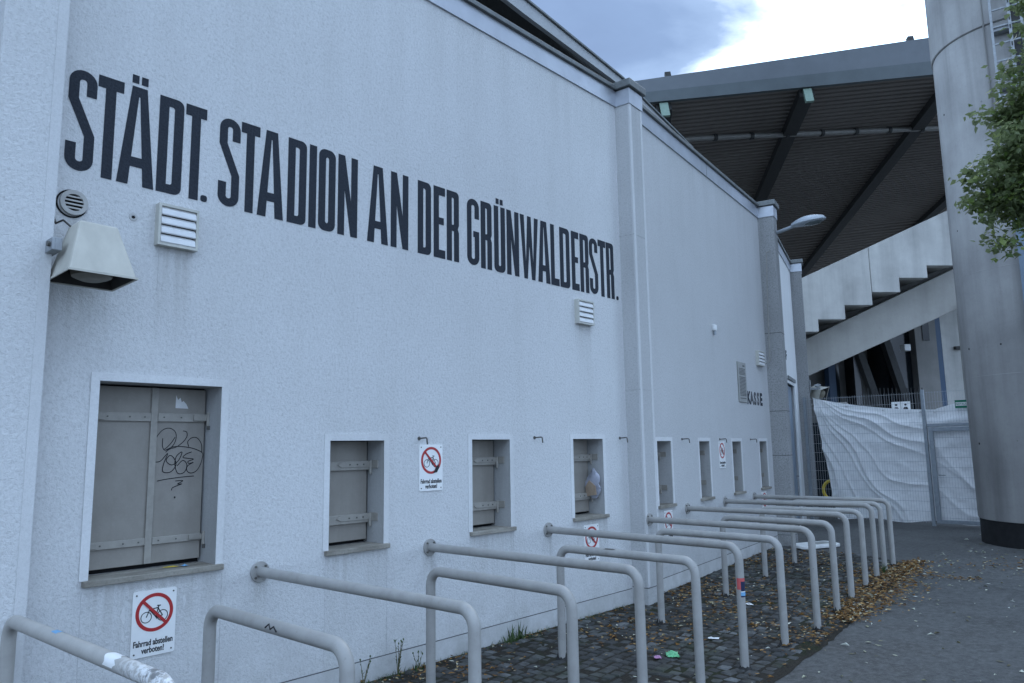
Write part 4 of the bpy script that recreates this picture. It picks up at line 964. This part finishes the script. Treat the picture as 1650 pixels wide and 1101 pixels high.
# hooks
def hook(sec, s, z, label):
    loc, rz = onwall(sec, s, z, 0); o = empty('wall_hook', loc, rz, label, 'hook', 'small iron hooks in a row at window-head height')
    MB().disc((0,.001,0),(0,-1,0),.016,.006,12).build('rosette', 'bolt', o)
    MB().tube([(0,0,0),(0,-.085,.004),(0,-.095,0),(0,-.098,-.012),(.004,-.10,-.05)],.0065,8).build('hook_bar', 'bolt', o, smooth=True)
hook(1,4.08,1.790,'small iron hook above the bicycle sign between the first two small windows'); hook(1,5.535,1.795,'small iron hook between the second and third small windows'); hook(1,6.985,1.79,'small iron hook just left of the middle pilaster')
hook(2,9.17,1.778,'small iron hook between the first two windows past the middle pilaster'); hook(2,10.58,1.778,'small iron hook above the bicycle sign on the farther wall section'); hook(2,12.0,1.775,'small iron hook just left of the last ticket window')

# ------------------------------------------------------------------ vents
def vent(sec, x0, x1, z0, z1, label):
    loc, rz = onwall(sec, (x0+x1)/2, z0, 0); w = x1-x0; h = z1-z0
    o = empty('louvre_vent', loc, rz, label, 'vent', 'square louvred vents')
    t = .016; d = .055
    fm_ = MB().box(-w/2,-w/2+t,-d,.002,0,h).box(w/2-t,w/2,-d,.002,0,h).box(-w/2+t,w/2-t,-d,.002,0,t).box(-w/2+t,w/2-t,-d,.002,h-t,h); fm_.build('frame', 'vent_frame', o)
    MB().box(-w/2+t,w/2-t,-.015,.001,t,h-t).build('backing', 'black', o)
    n = 4; hh = (h-2*t)/n
    for i in range(n):
        zb = t+hh*i
        pts = [(-.036,zb+hh*.985),(-.053,zb+hh*.62),(-.058,zb+hh*.12),(-.054,zb+hh*.03),(-.047,zb+hh*.03),(-.046,zb+hh*.5),(-.028,zb+hh*.985)]
        MB().prism(pts, -w/2+t+.002, w/2-t-.002, lambda a,b,dd:(dd,a,b)).build('slat', 'vent_slat', o)
vent(1,1.90,2.155,2.99,3.258,'square white louvred vent under the first word, near the horn loudspeaker')
vent(1,6.228,6.505,2.985,3.243,'square white louvred vent below the end of the painted name')
vent(2,12.56,12.90,2.998,3.25,'white louvred vent high beside the conduit pilaster, above KASSE')
loc, rz = onwall(1, 1.432, 3.152, 0); rv = empty('round_vent', loc, rz, 'round grey vent grille with horizontal bars below the letter S', 'vent')
MB().ring((0,0),.050,.074,-.022,.001,36).build('rim', 'vent_grey', rv); MB().disc((0,-.001,0),(0,-1,0),.049,.004,28).build('opening', 'black', rv)
MB().ring((-.008,-.006),.074,.084,-.0032,.001,36).build('dark_ring', 'black', rv)  # thin black ring, set off to the lower left of the rim
for k in range(4):
    z = -.033+k*.022; q = math.sqrt(.05**2-z*z); MB().box(-q,q,-.02,-.014,z-.0045,z+.0045).build('bar', 'vent_grey', rv)
loc, rz = onwall(1, 1.768, 3.145, 0); hl = empty('bore_hole', loc, rz, 'patched bore hole in the wall left of the square vent', 'hole')
MB().ring((0,0),.012,.026,-.004,.001,20).build('patch', 'plinth', hl); MB().disc((0,-.001,-.004),(0,-1,0),.011,.002,14).build('hole', 'black', hl)

# ------------------------------------------------------------------ horn loudspeakers
def horn(mat_world, label):
    o = empty('horn_loudspeaker', (0,0,0), 0, label, 'loudspeaker', 'beige trapezoid horn loudspeakers'); o.matrix_world = mat_world
    # mouth at z=0 facing -Z, throat at z=.31, X along the wall, Y depth
    m0 = [(-.175,-.165,0),(.175,-.165,0),(.175,.165,0),(-.175,.165,0)]; m1 = [(-.10,-.075,.31),(.10,-.075,.31),(.10,.085,.31),(-.10,.085,.31)]
    i0 = [(x*.96,y*.955,z-.001) for x,y,z in m0]; i1 = [(x*.85,y*.8,z-.03) for x,y,z in m1]
    mb = MB(); mb.v = m0+m1
    mb.f = [(4,5,6,7)]+[(i,(i+1)%4,4+(i+1)%4,4+i) for i in range(4)]
    sh = mb.build('shell', 'horn', o, bevel=.014)
    rim = MB(); rim.v = [(x*1.02,y*1.02,-.004) for x,y,z in m0]+[(x*1.02,y*1.02,.008) for x,y,z in m0]+i0+[(x,y,.007) for x,y,z in i0]
    for i in range(4):
        j = (i+1)%4; rim.f += [(i,j,4+j,4+i),(i,8+i,8+j,j),(4+i,4+j,12+j,12+i)]
    rim.build('rim', 'horn', o)
    inn = MB(); inn.v = [(x,y,.002) for x,y,z in i0]+i1; inn.f = [(i,4+i,4+(i+1)%4,(i+1)%4) for i in range(4)]+[(7,6,5,4)]; inn.build('inside', 'horn_in', o, recalc=False)
    MB().lathe([(.0,.004),(.06,.0),(.10,.018),(.112,.06),(.06,.14),(.04,.25)],24).build('bell', 'horn_cone', o, smooth=True)
    br = MB().box(-.20,-.165,-.03,.11,.13,.20); br.box(-.215,-.199,-.03,.16,.13,.20); br.build('bracket', 'bracket', o, bevel=.003)
    MB().disc((-.2155,.0,.165),(-1,0,0),.014,.014,10).build('bolt', 'bolt', o)
    MB().tube([(-.10,.05,.30),(-.13,.08,.34),(-.15,.13,.33),(-.155,.17,.40)],.006,6).build('cable', 'horn_in', o, smooth=True)
    return o
horn(Matrix.Translation((1.468,4.43,2.655)) @ Matrix.Rotation(R(2),4,'Z') @ Matrix.Rotation(R(-3),4,'X'), 'large beige horn loudspeaker under the round vent, mouth facing down')
h2 = Matrix.Translation(tuple(at(3,4.82,2.78,.52))) @ Matrix.Rotation(A3+R(35),4,'Z') @ Matrix.Rotation(R(60),4,'Y') @ Matrix.Rotation(R(-28),4,'X')
hb = horn(h2, 'small far beige horn loudspeaker on the last pilaster beside the tarpaulin')
for nm_, bx in (('arm', (-.05,.05,-.22,.0,-.02,.02)), ('mounting_plate', (-.07,.07,-.012,0,-.08,.2))):
    pa = MB().box(*bx).build(nm_, 'bracket', hb); pa.matrix_parent_inverse = h2.inverted(); pa.location = at(3,4.7,2.93,.26); pa.rotation_euler = (0,0,A3)

# ------------------------------------------------------------------ street lamp on pilaster 2, conduit, camera, notice board
lp = empty('wall_lamp', (12.86,5.20,5.42), R(-6), 'grey cobra-head lamp on an arm at the top of the far pilaster', 'lamp')
MB().tube([(.0,.05,0),(0,-.10,.015),(0,-.50,.07)],[.035,.032,.03],12).build('arm', 'lampgrey', lp, smooth=True)
MB().box(-.07,.07,0,.06,-.16,.10).build('bracket', 'lampgrey', lp, bevel=.008)
hd = MB(); ns_, nr = 14, 16
for i in range(ns_+1):
    t = i/ns_; y = -.36-.60*t; wv = .115*math.sin(math.pi*min(1,(.12+.88*t)))**.55 if t < 1 else .004
    wv = max(.012, .04+.085*math.sin(math.pi*min(.98, t*.95+.05))**.8) if t < .999 else .006
    hv = wv*.95
    for k in range(nr):
        a = 2*math.pi*k/nr; zz = math.sin(a)*hv*(1.0 if math.sin(a) > 0 else .35); hd.v.append((wv*1.1*math.cos(a), y, .055+.05*t*.2+zz))
for i in range(ns_):
    for k in range(nr): j = (k+1)%nr; hd.f.append((i*nr+k,i*nr+j,(i+1)*nr+j,(i+1)*nr+k))
hd.f.append(tuple(range(nr))); hd.f.append(tuple(reversed(range(ns_*nr,(ns_+1)*nr))))
hd.build('head', 'lampgrey', lp, smooth=True)
gl = MB().lathe([(.0,-.055),(.07,-.045),(.10,-.02),(.105,0)],20,(0,0,0)); gob = gl.build('glass', 'lampglass', lp, smooth=True); gob.location = (0,-.72,.045); gob.scale = (.85,1.7,.9)
cp = [at(2,13.13,5.05,.20),at(2,13.10,5.02,.14),at(2,13.11,4.0,.10),at(2,13.10,3.12,.08),at(2,13.05,3.06,.02),at(2,12.9,3.06,.012)]
tag(MB().tube([tuple(p) for p in cp],.011,8).build('conduit', 'pipe_grey', smooth=True), 'thin grey cable conduit running down beside the far pilaster', 'conduit')
sb = empty('wall_sensor', tuple(at(2,10.55,3.34,0)), A2, 'small white sensor on the farther wall section, high above the windows', 'sensor')
MB().box(-.045,.045,-.05,0,.0,.09).build('housing', 'sign_white', sb, bevel=.012); MB().tube([(0,-.025,0),(0,-.025,-.06)],.02,10).build('spout', 'lampgrey', sb)
nb = empty('notice_board', tuple(at(2,11.735,2.35,0)), A2, 'tall narrow grey notice board with rows of small print left of KASSE', 'notice board')
MB().box(-.20,.20,-.018,0,0,.63).build('panel', 'board', nb, bevel=.003)
rows = MB(); rb_ = random.Random(2); z = .52
while z > .05:
    x_ = -.15
    while x_ < .13:
        w_ = rb_.uniform(.02,.06); rows.box(x_, min(.15,x_+w_), -.0195,-.0182, z, z+.011); x_ += w_+.009
    z -= .022 if rb_.random() > .22 else .045
rows.box(.03,.13,-.0195,-.0182,.565,.585); tag(rows.build('print', 'print', nb), kind='stuff')

# ------------------------------------------------------------------ litter
def crumple(name, loc, sx, sy, h, mat, label, cat, seed, n=9):
    r_ = random.Random(seed); mb = MB()
    for j in range(n):
        for i in range(n):
            u, v = i/(n-1)*2-1, j/(n-1)*2-1; e_ = 1-.25*r_.random()
            mb.v.append((u*sx*e_, v*sy*e_, max(.002, h*(1-.7*max(abs(u),abs(v)))*r_.uniform(.3,1))))
    for j in range(n-1):
        for i in range(n-1): a = j*n+i; mb.f.append((a,a+1,a+n+1,a+n))
    o = mb.build(name, mat, recalc=False); o.location = loc; o.rotation_euler = (0,0,r_.uniform(0,3)); return tag(o, label, cat)
crumple('wrapper', (5.55,3.30,.026), .085, .055, .05, 'wrap_green', 'crumpled light green wrapper lying on the cobbles', 'wrapper', 1)
crumple('wrapper', (5.42,3.36,.026), .04, .03, .03, 'wrap_pink', 'small pink scrap beside the green wrapper', 'scrap', 2)
crumple('paper_scrap', (6.25,3.30,.026), .055, .03, .02, 'paper', 'white paper scrap on the cobbles between two rail posts', 'paper', 3, 5)
crumple('paper_scrap', (7.78,3.68,.026), .06, .035, .02, 'paper', 'white paper scrap beside the leaf patch farther back', 'paper', 4, 5)
bd = MB().prism(rrect(-.42,-.17,.42,.17,.1), 0, .05, lambda a,b,d:(a,b,d)); wbd = bd.build('white_board', 'flowerwhite', bevel=.012); wbd.location = (12.72,4.80,.02); wbd.rotation_euler = (R(3),0,R(-24))
tag(wbd, 'white rounded plastic panel lying on the ground by the far pilaster', 'panel')
bd2 = MB().prism(rrect(-.16,-.07,.18,.09,.05), 0, .004, lambda a,b,d:(a,b,d)).build('recess', 'board', wbd); bd2.location = (.1,0,.0515)
# plastic bag hanging in the third small window
pb = MB(); rp_ = random.Random(8); nn = 12
for j in range(nn+1):
    for i in range(nn):
        a = 2*math.pi*i/nn; t = j/nn; rr_ = math.sin(math.pi*(.06+.88*t))**.7*(.085+.018*math.sin(a*3+t*4))
        k_ = 1+.45*mn.noise(Vector((math.cos(a)*1.6, math.sin(a)*1.6, t*3.2))); pb.v.append((.38*rr_*k_*math.cos(a)+rp_.uniform(-.006,.006)+.01*math.sin(t*9), rr_*1.1*k_*math.sin(a)+rp_.uniform(-.006,.006), .29*t+.03*math.sin(a*2+1)*t))
for j in range(nn):
    for i in range(nn): k = (i+1)%nn; pb.f.append((j*nn+i,j*nn+k,(j+1)*nn+k,(j+1)*nn+i))
bag = empty('plastic_bag', (6.608,4.80,1.16), 0, 'crumpled bluish plastic bag stuck in the third small window', 'bag')
pb.build('film', 'plastic_clear', bag, smooth=True); MB().prism([(-.07,.04),(.06,.02),(.07,.12),(.02,.19),(-.06,.13)], -.052, -.044, lambda a,b,d:(d,a,b)).build('cardboard', 'cardboard', bag)
# sill debris
crumple('sill_scrap', (2.14,4.80,1.003), .05, .012, .01, 'yellow', 'yellowish scrap on the sill of the large window', 'scrap', 6, 4); crumple('sill_scrap', (2.22,4.78,1.003), .03, .02, .016, 's_blue', 'small blue scrap on the sill of the large window', 'scrap', 7, 4)

# leaves on the ground
rl_ = random.Random(21)
def leaf(mb, x, y, z, s, tilt=.35):
    a = rl_.uniform(0, 6.28); c, sn = math.cos(a), math.sin(a); w = s*rl_.uniform(.3,.5); cu = rl_.uniform(-.1,.35)*s; tx, ty = rl_.uniform(-tilt,tilt), rl_.uniform(-tilt,tilt)
    pts = [(-s/2,0,0),(-s*.1,-w/2,cu),(s/2,0,0),(-s*.1,w/2,cu)]; n = len(mb.v)
    for p_, q_, h_ in pts: mb.v.append((x+p_*c-q_*sn, y+p_*sn+q_*c, z+h_+abs(p_*tx+q_*ty)))
    mb.f += [(n,n+1,n+2),(n,n+2,n+3)]
lm = MB()
for i in range(2600):         # drift along the cobble edge
    t = rl_.random(); x = 7.6+4.4*t; wd = .10+.16*math.sin(math.pi*min(1,t*1.05))
    y = edge_y(min(x,11.7))-.0+rl_.gauss(0,1)*wd*.75+.02; hgt = max(0,.05*(1-abs(y-edge_y(min(x,11.7)))/(wd*2)))
    leaf(lm, x, y, .012+rl_.random()*hgt, rl_.uniform(.03,.065), .6)
cnt = 0
while cnt < 5200:             # patches on the cobbles
    x = rl_.uniform(2.5,12.3); y = rl_.uniform(2.3,5.3)
    if y > wall_y(x)-.02 or y < edge_y(x)-.05: continue
    d = mn.noise(Vector((x*.8,y*1.4,3.3)))*.5+.5; d2 = mn.noise(Vector((x*2.5,y*3,7)))*.5+.5
    if rl_.random() > (max(0,d-.25)*2.0*d2*(1.0 if x > 6.5 else .6)): cnt += .25; continue
    leaf(lm, x, y, .022+rl_.random()*.014, rl_.uniform(.02,.065), .5); cnt += .6
for i in range(260):          # reddish patch in front of the column
    x = rl_.gauss(12.4,.45); y = rl_.gauss(1.75,.45); leaf(lm, x, y, .006+rl_.random()*.01, rl_.uniform(.03,.06), .4)
for i in range(90): x = rl_.gauss(10.9,.12); y = rl_.uniform(2.1,2.75); leaf(lm, x, y, .006, rl_.uniform(.03,.055), .3)
for i in range(160): x = rl_.uniform(3.6,7); y = wall_y(x)-abs(rl_.gauss(0,.07))-.02; leaf(lm, x, y, .02, rl_.uniform(.02,.045), .5)
tag(lm.build('leaf_litter', 'litter', recalc=False), 'brown fallen leaves drifted over the cobbles', 'leaves', kind='stuff')
lp2 = MB()
for i in range(640):
    x = rl_.uniform(4.5,17); y = rl_.uniform(-1.0,3.2)
    if y > edge_y(x)-.05 and x < 12.2: continue
    leaf(lp2, x, y, .005, rl_.uniform(.025,.08), .15)
for i in range(220):
    x = rl_.uniform(3,12); y = rl_.uniform(2.4,4.9)
    if y > wall_y(x)-.03: continue
    leaf(lp2, x, y, .024, rl_.uniform(.02,.05), .3)
tag(lp2.build('scattered_leaves', 'litter_pale', recalc=False), 'pale yellowish leaves scattered on the asphalt', 'leaves', kind='stuff')

# ------------------------------------------------------------------ weeds at the foot of the wall
rw = random.Random(31)
def blade(mb, x, y, z, h, w, lean, az, n=4):
    c, s = math.cos(az), math.sin(az); base = len(mb.v)
    for i in range(n+1):
        t = i/n; d = lean*t*t*h; ww = w*(1-t)**.7*(.5+t if t < .5 else 1); px_, py_ = x+c*d, y+s*d
        mb.v += [(px_-s*ww/2, py_+c*ww/2, z+h*t*(1-.25*lean*t)), (px_+s*ww/2, py_-c*ww/2, z+h*t*(1-.25*lean*t))]
    for i in range(n): k = base+2*i; mb.f.append((k,k+1,k+3,k+2))
fr_ = MB()
for i in range(1500):
    x = rw.uniform(2.6,7.0); d = mn.noise(Vector((x*1.6,0,1)))*.5+.5
    if rw.random() > d*1.3-.2: continue
    blade(fr_, x, 4.695-abs(rw.gauss(0,.045)), .005, rw.uniform(.015,.06), rw.uniform(.004,.011), rw.uniform(.2,1.2), rw.uniform(0,6.28), 3)
tag(fr_.build('wall_foot_grass', 'plant', recalc=False), 'fringe of moss and short grass along the foot of the wall', 'grass', kind='stuff')
def weed(x, y, label, tall=True, hmax=.27, n=3):
    o = empty('weed', (x,y,.004), 0, label, 'weed', 'weeds growing at the foot of the wall'); st = MB(); lv = MB()
    for k in range(n):
        a = rw.uniform(0,6.28); h = hmax*rw.uniform(.6,1); dx, dy = math.cos(a)*.05, -abs(math.sin(a))*.04
        if tall:
            pts = [(0,0,0),(dx*.4,dy*.4,h*.5),(dx,dy,h)]; st.tube(pts,[.0028,.0022,.0012],6)
            for i in range(7):
                t = rw.uniform(.15,1); b_ = [dx*t,dy*t,h*t]; blade(lv,b_[0],b_[1],b_[2],rw.uniform(.02,.045),.010,rw.uniform(.6,1.4),rw.uniform(0,6.28),3)
            lv.lathe([(0,0),(.006,.006),(.005,.014),(0,.02)],6,(dx,dy,h-.008))
    for i in range(26 if not tall else 10): blade(lv,rw.gauss(0,.03),rw.gauss(-.01,.02),0,rw.uniform(.05,.19 if not tall else .08),rw.uniform(.008,.02),rw.uniform(.2,.9),rw.uniform(0,6.28))
    if tall: st.build('stems', 'stem', o)
    lv.build('leaves', 'plant', o, recalc=False)
weed(3.52,4.66,'tall thin weed, leftmost at the foot of the wall'); weed(3.83,4.65,'bushy seeded weed left of a rail post at the wall foot',True,.30,5); weed(4.02,4.64,'short seeded weed behind the nearer rail post',True,.2,3)
weed(4.62,4.65,'small sprouting weed between two rail posts',True,.13,3); weed(5.06,4.62,'broad-leaved tuft below the second small window',False); weed(5.22,4.64,'low leafy tuft next to the broad-leaved one',False)
weed(10.7,3.18,'green sprig at the far rail posts among the leaves',False)

# ------------------------------------------------------------------ linden tree at the right
rt = random.Random(77)
tree = empty('linden_tree', (8.9,-1.1,0), 0, 'green leafy tree branch reaching in from the right edge', 'tree')
tr = MB(); tr.tube([(0,0,-.05),(.03,.02,1.2),(-.02,.05,2.6),(.02,.0,4.2),(.0,.0,5.8),(.05,.02,7.2)],[.17,.145,.13,.11,.07,.03],14)
CL = []        # clump centres (local), radius
for i in range(34):
    a = rt.uniform(0,6.28); z = rt.uniform(3.9,8.0); rad = 1.75*math.sqrt(max(.05,1-((z-5.9)/2.4)**2)); k = rt.uniform(.35,1)
    CL.append((rad*k*math.cos(a), rad*k*math.sin(a)*.85-.15, z, rt.uniform(.4,.62)))
CLW = [(8.12,1.16,3.98,.24),(8.12,.98,4.28,.29),(8.15,.99,3.85,.26),(8.1,.75,3.72,.30),(8.15,.80,4.15,.36),(8.12,.92,4.66,.25),(8.14,.72,4.92,.30),(8.15,.82,4.45,.32),(8.2,.55,4.45,.45),(8.2,.6,5.15,.28),(8.25,.35,4.85,.45),(8.2,.45,3.95,.42),(8.2,.55,5.72,.27),(8.3,.2,5.4,.42),(8.3,.3,6.0,.35),(8.3,.1,4.2,.5),(8.4,-.3,4.6,.55)]
for x, y, z, r_ in CLW: CL.append((x-8.9, y+1.1, z, r_))
for x, y, z, r_ in CL:
    z0 = max(2.4, min(6.4, z-.5-.55*math.hypot(x, y))); b0 = Vector((0,0,z0)); b1 = Vector((x,y,z)); md = b0.lerp(b1,.5)+Vector((rt.uniform(-.1,.1),rt.uniform(-.1,.1),.12))
    tr.tube([tuple(b0),tuple(md),tuple(b1)],[.035,.022,.007],7)
tr.build('trunk', 'bark', tree, smooth=True)
lf = MB()
def leaf3(c, s):
    d = Vector((rt.gauss(0,1),rt.gauss(0,1),rt.gauss(-.55,.6))).normalized(); up = Vector((rt.gauss(0,.5),rt.gauss(0,.5),1)); sd_ = d.cross(up)
    if sd_.length < .05: return
    sd_.normalize(); nn_ = sd_.cross(d); n = len(lf.v); w = s*.42
    P_ = [c, c+d*s*.35+sd_*w+nn_*s*.10, c+d*s, c+d*s*.35-sd_*w+nn_*s*.10]
    lf.v += [tuple(q) for q in P_]; lf.f += [(n,n+1,n+2),(n,n+2,n+3)]
for ci, (x, y, z, r_) in enumerate(CL):
    vis_ = ci >= 34; nlv = int((2700 if vis_ else 520)*(r_/.4)**2*.62)
    c0 = Vector((x,y,z)); subs = [c0+Vector((rt.gauss(0,.5),rt.gauss(0,.5),rt.gauss(0,.42)))*r_ for _ in range(18)]
    for i in range(nlv):
        q = rt.choice(subs)+Vector((rt.gauss(0,1),rt.gauss(0,1),rt.gauss(0,.8)))*r_*.21
        leaf3(q, rt.uniform(.032,.080))
lf.build('crown', 'leaf', tree, recalc=False)
